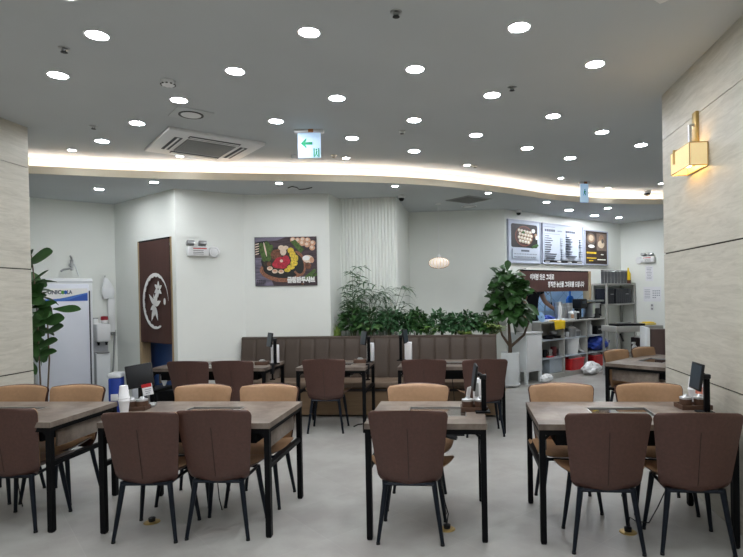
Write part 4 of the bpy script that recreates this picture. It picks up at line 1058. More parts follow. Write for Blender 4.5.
mb.build('ribs', mat('shade rib', (170, 156, 140), .6), sh)
MB().lathe([(.032, PP.z + ph - .004), (.032, PP.z + ph + .03), (.008, PP.z + ph + .045)], 14).build('cap', white_pl, t)
MB().tube([(0, 0, PP.z + ph + .04), (0, 0, tp - .02)], .004, 6).build('cord', white_pl, t)
MB().lathe([(.055, tp), (.055, tp - .015), (.01, tp - .03)], 18).build('canopy', white_pl, t)
# cameras
def dome(loc, lb, ang=0):
    t = thing('security_camera', lb, 'camera', loc, ang); MB().lathe([(.055, 0), (.055, -.03), (.04, -.045)], 18).build('base', white_pl, t); MB().lathe([(.04, -.042), (.036, -.07), (.02, -.085), (0.0001, -.088)], 16).build('lens_dome', dark_pl, t)
q = at(401.5, 197, y=7.8); dome((q.x, q.y, H2), 'small white security camera under the low ceiling beside the ribbed wall')
q = kpt(kpx(515, 208)[0], .08); q.z = H2; dome(q, 'dark dome security camera in the corner above the left menu board')

# ================================================================= MENU BOARDS
BOARD_MATS = [mat('board black', (40, 36, 38), .5), mat('board basket', (120, 66, 50), .5), mat('board basket inner', (72, 44, 38), .5), mat('board dumpling', (206, 190, 166), .5, var=.1, scale=30), white_ink, mat('board green', (64, 104, 50), .5), mat('board mocha', (150, 120, 98), .5, var=.2, scale=20), mat('board text', (92, 98, 112), .6), mat('board text light', (150, 158, 172), .6), mat('board photo', (116, 100, 90), .5, var=.25, scale=15), mat('board dish', (92, 84, 80), .5, var=.2, scale=20), mat('board yellow', (230, 196, 40), .5), board_white, board_dark]
def board(px0, px1, lb, z0, z1, kind):
    sa_, _ = kpx(px0, 240, .03); sb_, _ = kpx(px1, 240, .03); W, H = sb_ - sa_, z1 - z0
    t = thing('menu_board', lb, 'sign', kpt((sa_ + sb_) / 2, .002, (z0 + z1) / 2), KA, 'menu boards above the serving window')
    fr = MB(); b_ = .018
    for (cx, cz, dx, dz) in ((0, H / 2 - b_ / 2, W, b_), (0, -H / 2 + b_ / 2, W, b_), (-W / 2 + b_ / 2, 0, b_, H), (W / 2 - b_ / 2, 0, b_, H)): fr.box((cx, -.02, cz), (dx, .04, dz))
    fr.build('frame', mat('board frame', (182, 188, 206), .4), t, smooth=False)
    w_, h_ = W - 2 * b_, H - 2 * b_
    MB().box((0, -.012, 0), (w_, .024, h_)).build('face', board_dark if kind == 2 else board_white, t, smooth=False)
    g = MB(); yy = -.0242
    def UV(u, v): return ((u - .5) * w_, (.5 - v) * h_)
    n_ = [0]
    def flush(nm):
        nonlocal g
        g.build(nm, BOARD_MATS, t, smooth=False); g = MB()
    def Lr(): n_[0] += 1; return yy - .0004 * n_[0]
    def E(u, v, ru, rv, m, tl=0): x, z = UV(u, v); g.ell(x, z, ru * w_, rv * h_, yy, Lr(), m, 18, 0, tl)
    def B(u0, v0, u1, v1, m): y = Lr(); g.flat([UV(u0, v0), UV(u1, v0), UV(u1, v1), UV(u0, v1)], yy, y, m)
    if kind == 0:
        x0, z0_ = UV(.08, .07); x1, z1_ = UV(.92, .64); P = []
        for (cx, cz, a) in ((x1 - .04, z0_ - .04, 0), (x0 + .04, z0_ - .04, 90), (x0 + .04, z1_ + .04, 180), (x1 - .04, z1_ + .04, 270)):
            for k in range(5): q_ = R_(a + 22.5 * k); P.append((cx + .04 * math.cos(q_), cz + .04 * math.sin(q_)))
        g.flat(P, yy, Lr(), 0)
        E(.49, .36, .29, .25, 1); E(.49, .36, .265, .225, 2)
        for i in range(5):
            for j in range(4):
                u, v = .33 + .085 * i + .03 * (j % 2), .22 + .085 * j + .012 * i
                if ((u - .49) / .25) ** 2 + ((v - .37) / .22) ** 2 < 1: E(u, v, .045, .04, 3); E(u - .008, v - .012, .02, .016, 4)
        E(.45, .27, .04, .03, 5); E(.77, .22, .05, .05, 4); E(.85, .34, .05, .06, 6); E(.87, .38, .04, .05, 4); E(.80, .60, .09, .035, 5, .3); E(.88, .57, .05, .03, 5)
        flush('dumpling_picture')
        B(.1, .68, .9, .91, 12)
        for v, a_, b2 in ((.72, .36, .62),): B(a_, v - .022, b2, v + .022, 7)
        for v in (.80, .87):
            u = .14
            while u < .84: l_ = rnd.uniform(.04, .10); B(u, v - .014, min(u + l_, .88), v + .014, 8); u += l_ + .025
    elif kind == 1:
        B(.02, .925, .98, .985, 0)
        for a_, b2 in ((.05, .16), (.34, .44), (.60, .70), (.85, .97)): B(a_, .942, b2, .968, 4)
        flush('footer_band')
        B(.03, .04, .97, .215, 12)
        B(.04, .055, .30, .072, 8)
        for a_, b2, c2, d2 in ((.05, .32, .36, .47), (.56, .80, .85, .95)):
            u = a_
            while u < b2 - .02: B(u, .125, u + .042, .185, 7); u += .05
            B(c2, .14, d2, .175, 8)
        flush('heading_print')
        B(.03, .22, .97, .915, 12)
        for u0 in (.05, .55):
            B(u0, .235, u0 + (.36 if u0 < .1 else .0), .25, 8)
            for j in range(11 if u0 < .1 else 9):
                v = .30 + .058 * j + (.0 if u0 < .1 else .02 * (j // 3)); l_ = [.10, .16, .18, .13, .16, .12, .14, .11, .28, .25, .22][j % 11] * (.9 if u0 < .1 else .75)
                if v > .89: continue
                u = u0
                while u < u0 + l_: B(u, v - .011, u + .019, v + .011, 7); u += .026
                if j not in (0, 5): B(u0 + .37 if u0 < .1 else u0 + .335, v - .012, u0 + .42 if u0 < .1 else u0 + .38, v + .012, 8)
    else:
        B(.52, .05, .97, .58, 9); E(.27, .25, .21, .20, 10); E(.27, .22, .16, .13, 6); E(.27, .21, .11, .09, 3); B(.1, .42, .45, .52, 0); E(.28, .46, .14, .05, 4); E(.74, .24, .13, .15, 6); E(.72, .38, .15, .12, 3); E(.79, .28, .06, .07, 10)
        flush('food_pictures')
        B(.05, .62, .95, .94, 13)
        for v, a_, b2, m in ((.66, .06, .44, 11), (.82, .06, .44, 11), (.9, .16, .34, 11), (.7, .70, .82, 4), (.86, .54, .9, 4)):
            u = a_
            while u < b2: B(u, v - .025 * (1 if v < .7 else .6), u + .05, v + .025 * (1 if v < .7 else .6), m); u += .062
    flush('text_print')
board(508, 540.6, 'left menu board with a picture of a basket of dumplings', 2.063, 2.823, 0)
board(542.2, 583.2, 'wide middle menu board with two columns of prices', 2.066, 2.820, 1)
board(584.6, 607.5, 'right menu board, dark brown with two food pictures', 2.080, 2.775, 2)

# ================================================================= SERVING WINDOW
sa_, _ = kpx(521, 283, .03); sb_, _ = kpx(588, 283, .03); zt_ = kpx(570, 271.6, .03)[1]; zb_ = kpx(570, 291.2, .03)[1]
W, H = sb_ - sa_, zt_ - zb_
t = thing('window_banner', 'dark brown banner with two lines of white brush writing over the serving window', 'banner', kpt((sa_ + sb_) / 2, .03, (zt_ + zb_) / 2), KA)
mb = MB()
def bf(u, v): return ((u - .5) * W, -.006 + .008 * math.sin(u * 9) * (1 - v), (v - .5) * H)
mb.grid(bf, 30, 6); mb.grid(lambda u, v: (bf(u, v)[0], bf(u, v)[1] + .005, bf(u, v)[2]), 30, 6); mb.build('cloth', noren, t, ang=80)
MB().tube([(-W / 2, -.0, H / 2 + .005), (W / 2, 0, H / 2 + .005)], .014, 8).build('rod', black_metal, t)
g = MB(); put_text(g, '이처럼 맛은 그대로', .115, -W * .22, H * .19, -.02, 0, .004, W * .34, .12); put_text(g, '정직한 농산물 그대로를 드립니다', .115, W * .14, -H * .17, -.02, 0, .004, W * .56, .12); g.build('lettering', white_ink, t, smooth=False)
# window trim
mb = MB(); ow = os1 - os0
mb.box((ow / 2 - .03, .055, (OPZ0 + OPZ1) / 2), (.06, .15, OPZ1 - OPZ0)); mb.box((-ow / 2 + .03, .055, (OPZ0 + OPZ1) / 2), (.06, .15, OPZ1 - OPZ0)); mb.box((0, .055, OPZ1 - .02), (ow, .15, .04))
o = struct(mb.build('window_1', tan_wood, smooth=False)); o.location = kpt((os0 + os1) / 2); o.rotation_euler = (0, 0, KA)
# kitchen worktop behind the window and a lamp over it
t = thing('kitchen_sink_unit', 'steel sink unit seen through the serving window, against the tiles', 'sink', kpt(1.95, -1.03, .15), KA)
MB().box((0, 0, .37), (3.3, .58, .74)).build('cabinet', steel, t, smooth=False); MB().box((0, 0, .76), (3.34, .6, .04), 0, None, .006).build('worktop', alu, t); MB().box((0, .28, .88), (3.34, .02, .2)).build('upstand', alu, t, smooth=False)
fs, fzz = kpx(549, 308, -.85)
t = thing('gooseneck_tap', 'curved steel tap seen through the serving window', 'tap', kpt(fs, -.95, .93), KA)
MB().tube([(.0, 0, 0), (0, 0, .32), (.03, -.0, .40), (.10, -.0, .43), (.17, -.0, .40), (.19, -.0, .30)], .014, 8).build('spout', steel, t); MB().tube([(0, 0, 0), (0, 0, .06)], .03, 12).build('base', steel, t); MB().tube([(0, -.02, .05), (-.08, -.04, .09)], .01, 8).build('lever', steel, t)
fs, fzz = kpx(553, 300, -1.2)
t = thing('wall_spray_hose', 'dark hanging spray hose on the kitchen tiles', 'hose', kpt(fs, -kb + .03, 0), KA); MB().tube([(-.3, -.02, 1.85), (-.24, -.05, 1.62), (-.1, -.06, 1.5), (0, -.05, 1.55), (.03, -.05, 1.42), (.02, -.05, 1.3)], .014, 8).build('hose', grey_pl, t); MB().tube([(.02, -.05, 1.32), (.02, -.06, 1.18)], [.02, .028], 10).build('spray_head', dark_pl, t)
t = thing('kitchen_tube_lamp', 'cool white tube lamp on the kitchen ceiling behind the banner', 'ceiling light', kpt(1.6, -.75, 2.499), KA); MB().box((0, 0, -.02), (1.6, .12, .04), 0, None, .006).build('housing', white_pl, t); MB().box((0, 0, -.045), (1.55, .09, .02)).build('diffuser', cool_glow, t, smooth=False)

# ----------------------------------------------------------------- counter shelf below the window
CO = .32
ca, _ = kpx(541, 350, CO); cb, _ = kpx(605.5, 340, CO); CW = cb - ca; CT = 1.03
t = thing('counter_shelf', 'grey open counter with nine cubbyholes below the serving window', 'shelf', kpt((ca + cb) / 2, CO / 2 + .005), KA)
_, ztop = kpx(560, 321, CO)
CT = ztop
d_ = CO - .01; mb = MB()
colx = [-CW / 2 + .012] + [kpx(px, 340, CO)[0] - (ca + cb) / 2 for px in (564.3, 587.2)] + [CW / 2 - .012]
for x in colx: MB().box((x, 0, CT / 2 - .015), (.024, d_, CT - .03)).build('upright', grey_shelf, t, smooth=False)
MB().box((0, .02, CT - .015), (CW + .02, d_ + .06, .03), 0, None, .004).build('worktop', grey_shelf, t)
zr1 = kpx(553, 339.5, CO)[1]; zr2 = kpx(553, 357.5, CO)[1]; zr0 = .09
shelf_mat = mat('shelf board edge', (176, 184, 192), .5)
for i in range(3):
    for z in (zr1, zr2, zr0): MB().box(((colx[i] + colx[i + 1]) / 2, 0, z - .011), (colx[i + 1] - colx[i] - .02, d_ - .02, .022)).build('shelf_board', shelf_mat if z != zr0 else grey_shelf, t, smooth=False)
MB().box((0, d_ / 2 - .006, CT / 2), (CW - .02, .01, CT - .04)).build('back_panel', grey_shelf, t, smooth=False)
MB().box((0, -.01, .035), (CW, d_ - .06, .07)).build('plinth', grey_shelf, t, smooth=False)
CC = (ca + cb) / 2
def cub(px, z, o=.18):                      # a spot on a cubbyhole board below a pixel column
    s_, _ = kpx(px, 345, o); return kpt(s_, o, z)
def pan(name, lb, loc, r_, h, m, cat, handle=True, grp=None):
    t = thing(name, lb, cat, loc, KA, grp); MB().lathe([(r_ * .85, 0), (r_, h * .3), (r_, h), (r_ * .96, h), (r_ * .94, h * .2), (0.0001, h * .12)], 20).build('bowl', m, t)
    if handle: MB().tube([(r_ * .6, -r_ * .75, h * .8), (r_ * .7, -r_ * 1.3, h)], [.008, .01], 7).build('handle', dark_pl, t)
pan('black_pan', 'black pan in the upper left cubbyhole of the counter', cub(548, zr1), .10, .06, dark_pl, 'pan')
pan('black_pan', 'second black pan in the upper left cubbyhole, farther right', cub(558, zr1, .17), .09, .05, dark_pl, 'pan')
pan('steel_bowl', 'steel bowl resting above the pans in the upper left cubbyhole', cub(553, zr1 + .075, .16), .08, .05, steel, 'bowl', False)
for i, (px, m, lb) in enumerate(((545, dark_pl, 'black cup at the left of the middle left cubbyhole'), (549.5, steel, 'steel tumbler in the middle left cubbyhole'), (553.5, mat('dark red jug', (84, 26, 32), .35), 'dark red jug in the middle left cubbyhole'), (559.5, steel, 'steel mug at the right of the middle left cubbyhole'))):
    t = thing('mug', lb, 'mug', cub(px, zr2, .2), KA, 'mugs on the counter shelf'); r_ = .045 if i != 2 else .055; h = .13 if i != 2 else .17
    MB().lathe([(r_ * .9, 0), (r_, .01), (r_, h), (r_ * .93, h), (r_ * .9, .02), (0.0001, .015)], 18).build('cup', m, t); MB().tube([(r_ * .95, -.01, h * .8), (r_ + .035, -.015, h * .7), (r_ + .035, -.015, h * .35), (r_ * .95, -.01, h * .25)], .007, 7).build('handle', m, t)
t = thing('red_packet', 'flat red packet lying before the mugs in the middle left cubbyhole', 'packet', cub(550, zr2, .27), KA); MB().box((0, 0, .012), (.16, .06, .024), 0, None, .008).build('packet', red_pl, t); bx((0, 0, .025), (.06, .04, .004)).build('label', white_ink, t)
clear = mat('cloudy plastic', (196, 208, 220), .3, trans=.25)
t = thing('plastic_container', 'large cloudy plastic container in the lower left cubbyhole', 'container', cub(551.5, zr0, .16), KA); mb = MB().box((0, 0, .13), (.40, .22, .26), 0, None, .03); mb.build('tub', clear, t); MB().box((0, 0, .27), (.42, .24, .025), 0, None, .01).build('lid', mat('cloudy lid', (214, 224, 236), .35), t)
def bag(name, lb, loc, sx, sy, sz, m, seed, tie=True):
    t = thing(name, lb, 'bag', loc, KA); r_ = random.Random(seed); ph = [r_.uniform(0, 6) for _ in range(6)]
    def f(u, v):
        a = u * 2 * PI; w_ = (math.sin(PI * (.04 + .93 * v ** .75)) ** .7) * (1 + .14 * math.sin(3 * a + ph[0] + 4 * v) + .09 * math.sin(5 * a + ph[1] - 7 * v) + .06 * math.sin(9 * a + ph[2] + 11 * v)); c = noise.noise(Vector((math.cos(a) * 2.6 + seed, math.sin(a) * 2.6, v * 6))) * .2 + noise.noise(Vector((math.cos(a) * 7 + seed, math.sin(a) * 7, v * 14))) * .1; c *= math.sin(PI * min(1, v + .02)) ** .5; return (math.cos(a) * w_ * sx / 2 * (1 + c), math.sin(a) * w_ * sy / 2 * (1 + c), v * sz * (1 + .5 * c))
    MB().grid(f, 60, 26).build('bag', m, t, ang=80)
    if tie: MB().lathe([(.02, sz - .01), (.012, sz + .01), (.04, sz + .06), (.0001, sz + .05)], 10).build('knot', m, t)
bag('plastic_bag', 'crumpled clear bag on the floor at the left foot of the counter', kpt(kpx(546, 376, .44)[0], .44), .28, .14, .15, bag_m, 3, False)
bag('plastic_bag', 'white plastic bag on the floor before the two red baskets', kpt(kpx(591, 366, .47)[0], .47), .46, .24, .25, bag_m, 4, False)
for i, (px, z, lb) in enumerate(((571, 0, 'steel pot with white lid in the upper middle cubbyhole'), (577, 0, 'small steel pot in the upper middle cubbyhole, right'))):
    t = thing('cooking_pot', lb, 'pot', cub(px, zr1, .16), KA); r_ = .10 - .02 * i; h = .16 - .07 * i
    MB().lathe([(r_ * .95, 0), (r_, .01), (r_, h), (r_ * .95, h), (0.0001, h - .01)], 20).build('pot_body', steel, t); MB().lathe([(r_ * 1.02, h), (r_ * .6, h + .03), (.015, h + .035), (.015, h + .055), (0.0001, h + .055)], 18).build('lid', white_pl, t)
t = thing('plastic_box', 'clear stacked box in the upper middle cubbyhole behind the pots', 'box', cub(581, zr1, .10), KA); MB().box((0, 0, .11), (.24, .14, .22), 0, None, .015).build('tub', clear, t); MB().box((0, 0, .225), (.25, .15, .02), 0, None, .006).build('lid', offwhite, t)
for px, lb in ((567, 'small white cup at the left of the upper middle cubbyhole'),):
    t = thing('white_cup', lb, 'cup', cub(px, zr1, .22), KA); MB().lathe([(.035, 0), (.045, .10), (.042, .10), (.032, .01), (0.0001, .01)], 16).build('cup', ceramic, t); MB().tube([(.04, 0, .08), (.065, 0, .06), (.038, 0, .03)], .006, 6).build('handle', ceramic, t)
t = thing('white_bucket', 'white lidded bucket in the middle cubbyhole of the counter', 'bucket', cub(571.5, zr2, .18), KA); MB().lathe([(.115, 0), (.14, .27), (.135, .28)], 24).build('pail', white_pl, t); MB().lathe([(.145, .27), (.145, .295), (.1, .305), (0.0001, .305)], 24).build('lid', offwhite, t)
t = thing('white_basin', 'round white basin standing on edge in the middle cubbyhole', 'basin', cub(580, zr2, .20) + Vector((0, 0, .165)), KA)
o = MB().lathe([(0.0001, -.05), (.10, -.05), (.155, .02), (.165, .025), (.16, .03), (.105, -.04), (0.0001, -.04)], 28).build('bowl', white_pl, t); o.rotation_euler = (R_(75), 0, 0)
o = MB().lathe([(.05, -.056), (.06, -.056), (.06, -.05), (.05, -.05)], 24).build('foot_ring', offwhite, t); o.rotation_euler = (R_(75), 0, 0)
def basket(lb, loc, w_, d2, h, fill, seed):
    t = thing('red_basket', lb, 'basket', loc, KA, 'red plastic baskets'); mb = MB()
    def f(u, v):
        a = u * 2 * PI; k = (abs(math.cos(a)) ** 6 + abs(math.sin(a)) ** 6) ** (-1 / 6); s_ = .88 + .12 * v; return (math.cos(a) * k * w_ / 2 * s_, math.sin(a) * k * d2 / 2 * s_, v * h)
    mb.grid(f, 40, 6); mb.box((0, 0, .006), (w_ * .86, d2 * .86, .012)); mb.build('body', red_pl, t, ang=60)
    mb = MB(); P = [f(k / 40, 1) for k in range(41)]; mb.tube(P, .012, 6); mb.build('rim', red_pl, t)
    return t
basket('red basket in the lower middle cubbyhole, filled with white cloth', cub(573, zr0, .2), .46, .24, .21, 1, 1)
bag('white_cloth', 'white cloth heaped in the left red basket', cub(575, zr0 + .13, .19), .30, .18, .17, mat('white cotton cloth', (226, 228, 230), .85, bump=.2), 7, False)
basket('red basket in the lower right cubbyhole behind the white bag', cub(596, zr0, .2), .46, .24, .21, 1, 2)
bag('white_cloth', 'pale bag heaped in the right red basket', cub(594, zr0 + .13, .17), .34, .18, .16, bag_m, 8, False)
t = thing('white_bottle', 'white bottle in the upper right cubbyhole of the counter', 'bottle', cub(589.5, zr1, .2), KA); MB().lathe([(.05, 0), (.055, .02), (.055, .17), (.03, .21), (.025, .24)], 18).build('body', white_pl, t); MB().lathe([(.03, .235), (.03, .265), (0.0001, .27)], 14).build('cap', offwhite, t)
t = thing('black_box', 'black box in the upper right cubbyhole beside the white bottle', 'box', cub(597, zr1, .16), KA); MB().box((0, 0, .08), (.30, .2, .16), 0, None, .012).build('case', dark_pl, t); MB().box((0, -.1, .10), (.2, .01, .03), 0, None, .003).build('label_strip', grey_pl, t)
bag('blue_bag', 'big blue bag stuffed in the middle right cubbyhole', cub(597, zr2 + .005, .21), .56, .30, .30, blue_cl, 9, False)

# things on the counter
CTZ = CT
def ctop(px, o=.17): return kpt(kpx(px, 316, o)[0], o, CTZ)
t = thing('yellow_cloth', 'yellow cloth hanging over the front edge of the counter', 'cloth', kpt(kpx(558.5, 322, CO)[0], CO + .02, CTZ), KA)
y_w = kpx(564, 322, CO)[0] - kpx(553, 322, CO)[0]; y_h = CTZ - kpx(558, 329.5, CO)[1]
def yc(u, v):
    if v < .35: return ((u - .5) * y_w * (1 + .0), .14 * (1 - v / .35) - .005, .006 + .003 * math.sin(u * 9))
    k = (v - .35) / .65; return ((u - .5) * y_w * (1 - .06 * k), -.012 - .010 * math.sin(u * 11 + 1) * k, .006 - y_h * k)
mb = MB(); mb.grid(yc, 20, 16); mb.grid(lambda u, v: (yc(u, v)[0], yc(u, v)[1] + .004 * (v >= .35), yc(u, v)[2] - .004 * (v < .35)), 20, 16); mb.build('cloth', yellow_cl, t, ang=80); bx((0, -.0245, -y_h * .9), (y_w * .8, .002, .006)).build('hem', mat('yellow hem', (214, 176, 20), .8), t)
t = thing('white_tray', 'long white tray with a yellow rim on the counter behind the yellow cloth', 'tray', ctop(557, .20), KA); MB().box((0, 0, .014), (.80, .22, .026), 0, None, .008).build('tray', offwhite, t); MB().box((-.2, -.112, .014), (.36, .006, .016)).build('rim_strip', yellow_cl, t)
t = thing('blue_plate', 'round pale blue plate leaning at the left end of the counter', 'lid', ctop(540, .24), KA); o = MB().lathe([(0.0001, 0), (.085, 0), (.09, .012), (.05, .02), (0.0001, .02)], 24).build('disc', mat('pale blue plastic', (150, 186, 224), .4), t, loc=(0, -.02, .085)); o.rotation_euler = (R_(75), 0, 0); o = MB().lathe([(.02, .02), (.018, .035), (0.0001, .036)], 12).build('knob', mat('pale blue plastic', (150, 186, 224), .4), t, loc=(0, -.02, .085)); o.rotation_euler = (R_(75), 0, 0)
bag('blue_dishcloth', 'crumpled dark blue cloth at the left of the counter under the hand', ctop(547, .03) + Vector((0, 0, .002)), .34, .2, .10, blue_cl, 12, False)
for i, (px, o_, r_, h, lb) in enumerate(((558.5, .05, .075, .33, 'tall steel canister on the counter, leftmost of its group'), (563, .05, .07, .30, 'steel canister on the counter, second of its group'), (568.5, .05, .075, .31, 'steel canister on the counter beside the blue ladle'))):
    t = thing('steel_canister', lb, 'canister', ctop(px, o_), KA, 'steel canisters on the counter'); MB().lathe([(r_, 0), (r_, h - .02), (r_ * .97, h), (r_ * .9, h), (r_ * .9, h - .05), (0.0001, h - .05)], 22).build('body', steel, t); MB().lathe([(r_ * 1.02, h * .75), (r_ * 1.04, h * .78), (r_ * 1.02, h * .81)], 22).build('band', alu, t)
t = thing('white_bottle', 'slim white bottle standing before the steel canisters on the counter', 'bottle', ctop(560, .22) + Vector((0, 0, .027)), KA); MB().lathe([(.035, 0), (.035, .22), (.018, .26), (.016, .30)], 16).build('body', white_pl, t); MB().lathe([(.02, .295), (.02, .32), (0.0001, .322)], 12).build('cap', white_pl, t)
ls_, lzt = kpx(571, 297, -.12); lzb = kpx(571, 306.5, -.12)[1]
t = thing('blue_ladle', 'bright blue ladle hanging in the serving window', 'ladle', kpt(ls_, -.14, 0), KA)
MB().tube([(0, 0, OPZ1 - .045), (0, 0, lzb + .16)], .016, 8).build('handle', bright_blue, t); MB().lathe([(0.02, .12), (.07, .10), (.105, .04), (.108, -.03), (.075, -.085), (0.0001, -.105)], 20, (0, 0, lzb + .10), 0, 1.1, .5).build('scoop', bright_blue, t)
for i, (px, o_, m, r_, h, lb) in enumerate(((569.5, .22, steel, .03, .12, 'small shaker on the counter in front of the ladle, left'), (572.2, .24, tan_lea, .03, .10, 'small tan-topped shaker in front of the blue ladle'), (575, .22, steel, .032, .13, 'small steel shaker in front of the blue ladle, right'), (578, .24, dark_pl, .03, .12, 'small dark bottle on the counter below the coffee machine'))):
    t = thing('condiment_shaker', lb, 'shaker', ctop(px, o_), KA, 'small shakers on the counter'); MB().lathe([(r_, 0), (r_, h), (r_ * .8, h + .01)], 14).build('body', m, t); MB().lathe([(r_ * .95, h), (r_ * .8, h + .03), (0.0001, h + .035)], 14).build('cap', white_pl, t)
bag('paper_towel', 'crumpled white paper towel before the blue ladle', ctop(571.5, .12) + Vector((0, 0, .07)), .16, .10, .09, paper, 15, False)
t = thing('towel_stand', 'small steel stand holding the paper towel on the counter', 'stand', ctop(571.5, .12), KA); MB().lathe([(.07, 0), (.07, .012), (.012, .015), (.012, .06), (.06, .065), (.06, .07), (0.0001, .07)], 18).build('post', steel, t); bx((0, 0, .006), (.1, .1, .012), .004).build('base', dark_pl, t)
zc0 = kpx(580, 308.5, .1)[1]; zc1 = kpx(580, 298.8, .1)[1]; cs0 = kpx(576.5, 305, .1)[0]; cs1 = kpx(583, 305, .1)[0]
t = thing('coffee_machine', 'black coffee machine with raised black head on the counter', 'coffee machine', kpt((cs0 + cs1) / 2, .1, CTZ), KA)
MB().box((0, 0, .5 * (zc0 + zc1) - CTZ), (cs1 - cs0, .2, zc1 - zc0), 0, None, .02).build('head', dark_pl, t); MB().box((.02, .06, (zc0 - CTZ) / 2), (.12, .08, zc0 - CTZ)).build('column', dark_pl, t, smooth=False); MB().box((0, 0, .012), (cs1 - cs0, .22, .024), 0, None, .005).build('base', dark_pl, t); MB().box((0, -.102, zc0 - CTZ + .12), (.12, .006, .05), 0, None, .002).build('display', screen_m, t)
zc0, zc1 = kpx(590, 317, .1)[1], kpx(590, 299.8, .1)[1]; cs0, cs1 = kpx(583.2, 310, .1)[0], kpx(596, 310, .1)[0]
t = thing('drinks_urn', 'wide steel drinks urn with a dark rim on the right of the counter', 'urn', kpt((cs0 + cs1) / 2, .16, CTZ), KA); w_ = cs1 - cs0 - .02; h = zc1 - CTZ
MB().box((0, 0, h * .44), (w_ * .8, .22, h * .8), 0, None, .03).build('tank', steel, t); MB().box((0, -.01, h * .94), (w_, .26, h * .11), 0, None, .015).build('lid', mat('urn lid grey', (112, 118, 118), .4), t); MB().box((-w_ * .28, -.113, h * .5), (w_ * .2, .006, h * .5), 0, None, .002).build('label', mat('urn label', (190, 200, 184), .5), t); MB().tube([(w_ * .1, -.11, h * .2), (w_ * .1, -.16, h * .2), (w_ * .1, -.165, h * .12)], .014, 8).build('tap', dark_pl, t); MB().box((w_ * .26, -.113, h * .45), (w_ * .1, .006, h * .6)).build('sight_glass', dark_pl, t, smooth=False)

# white cabinet left of the counter
wa, _ = kpx(526.5, 360, .36); wb = ca - .02; wzt = kpx(535, 333.5, .36)[1]
t = thing('white_cabinet', 'narrow white cabinet on legs at the left end of the counter', 'cabinet', kpt((wa + wb) / 2, .19), KA); ww = wb - wa
MB().box((0, 0, (.2 + wzt) / 2), (ww, .34, wzt - .2), 0, None, .004).build('body', offwhite, t); MB().box((0, -.175, (.22 + wzt - .03) / 2), (ww - .04, .016, wzt - .27), 0, None, .003).build('door', white_pl, t); MB().box((0, 0, wzt + .012), (ww + .03, .37, .024), 0, None, .004).build('top', white_pl, t)
for sx in (-1, 1):
    for sy in (-1, 1): MB().box((sx * (ww / 2 - .025), sy * .14, .1), (.045, .045, .2)).build('leg', offwhite, t, smooth=False)
bs = kpx(535, 322, .2)
t = thing('grey_board', 'grey board standing on the white cabinet beside the counter', 'board', kpt((wa + wb) / 2, .14, wzt + .024), KA); MB().box((0, 0, .07), (ww * .95, .03, .14), 0, None, .004).build('panel', grey_shelf, t); bx((0, -.02, .01), (ww * .8, .03, .02), .003).build('foot', grey_shelf, t)

# metal rack in the corner
ra = kpx(594, 300, .36)[0]; rb = kpx(633, 300, .36)[0]; RD = .34
zs = [kpx(620, 345, .36)[1], kpx(620, 303.5, .36)[1], kpx(620, 283.3, .36)[1]]
ra2 = cb + .03; rw = 3.70 - ra2
t = thing('metal_rack', 'grey metal rack in the corner with steel tumblers on its top shelf', 'rack', kpt((ra2 + 3.70) / 2, RD / 2 + .01), KA)
for sx in (-1, 1):
    for sy in (-1, 1): MB().box((sx * (rw / 2 - .02), sy * (RD / 2 - .02), zs[2] / 2), (.036, .036, zs[2])).build('post', grey_shelf, t, smooth=False)
for z in (.25, .78, zs[1], zs[2]): MB().box((0, 0, z - .015), (rw - .005, RD - .005, .03)).build('shelf', grey_shelf, t, smooth=False)
rc = (ra2 + 3.70) / 2
n_t = 8
for k in range(n_t):
    px = 599 + k * 2.75; s_ = kpx(px, 282, .22)[0]
    if s_ > 3.62 or s_ < ra2 + .04: s_ = ra2 + .06 + k * .075
    s_ = ra2 + .065 + k * (rw - .24) / (n_t - 1)
    if k == 0: TB = thing('steel_tumbler', '', 'tumbler', kpt(s_, .22, zs[2]), KA, 'steel tumblers on the corner rack'); hh = kpx(612, 270.3, .22)[1] - zs[2]; MB().lathe([(.030, 0), (.034, hh - .01), (.037, hh), (.032, hh), (.027, .02), (0.0001, .02)], 16).build('cup', mat('tumbler steel', (120, 122, 126), .3, .85, var=.1), TB); MB().lathe([(.034, hh * .9), (.037, hh * .92), (.034, hh * .94)], 16).build('band', alu, TB); o = TB
    else: o = dup(TB, kpt(s_, .22, zs[2]), KA, '', 'steel tumblers on the corner rack')
    o['label'] = 'one of the tall steel tumblers in the row on top of the corner rack'
t = thing('yellow_bottle', 'yellow bottle at the right end of the tumbler row on the rack', 'bottle', kpt(3.60, .24, zs[2]), KA); MB().lathe([(.05, .07), (.05, .2), (.02, .27), (.012, .33), (0.0001, .33)], 16).build('body', yellow_cl, t); MB().lathe([(.051, 0), (.051, .07)], 16).build('label_base', mat('dark brown label', (84, 40, 30), .5), t)
for i, (f, wf) in enumerate(((.16, .26), (.62, .56))):
    t = thing('black_tray_stack', ('left' if i == 0 else 'wide right') + ' dark stack of trays on the middle shelf of the corner rack', 'trays', kpt(ra2 + rw * f, .19, zs[1]), KA); hh = zs[2] - zs[1] - .1
    mb = MB()
    for k in range(8): mb.box((rw * wf * (-.5 + (k + .5) / 8), 0, hh / 2), (rw * wf / 8 - .008, .25, hh), 0, None, .006)
    mb.build('trays', mat('blue black trays', (22, 26, 38), .4, var=.2), t); MB().box((rw * wf * .2, -.13, hh * .62), (.10, .012, .012), 0, None, .003).build('handle', steel, t)
t = thing('black_appliance', 'small black appliance on the counter right of the drinks urn', 'appliance', kpt(ra2 - .22, .17, CTZ), KA); MB().box((0, 0, .10), (.2, .22, .2), 0, None, .02).build('body', dark_pl, t); MB().lathe([(.03, .2), (.028, .23), (0.0001, .232)], 12).build('knob', steel, t)

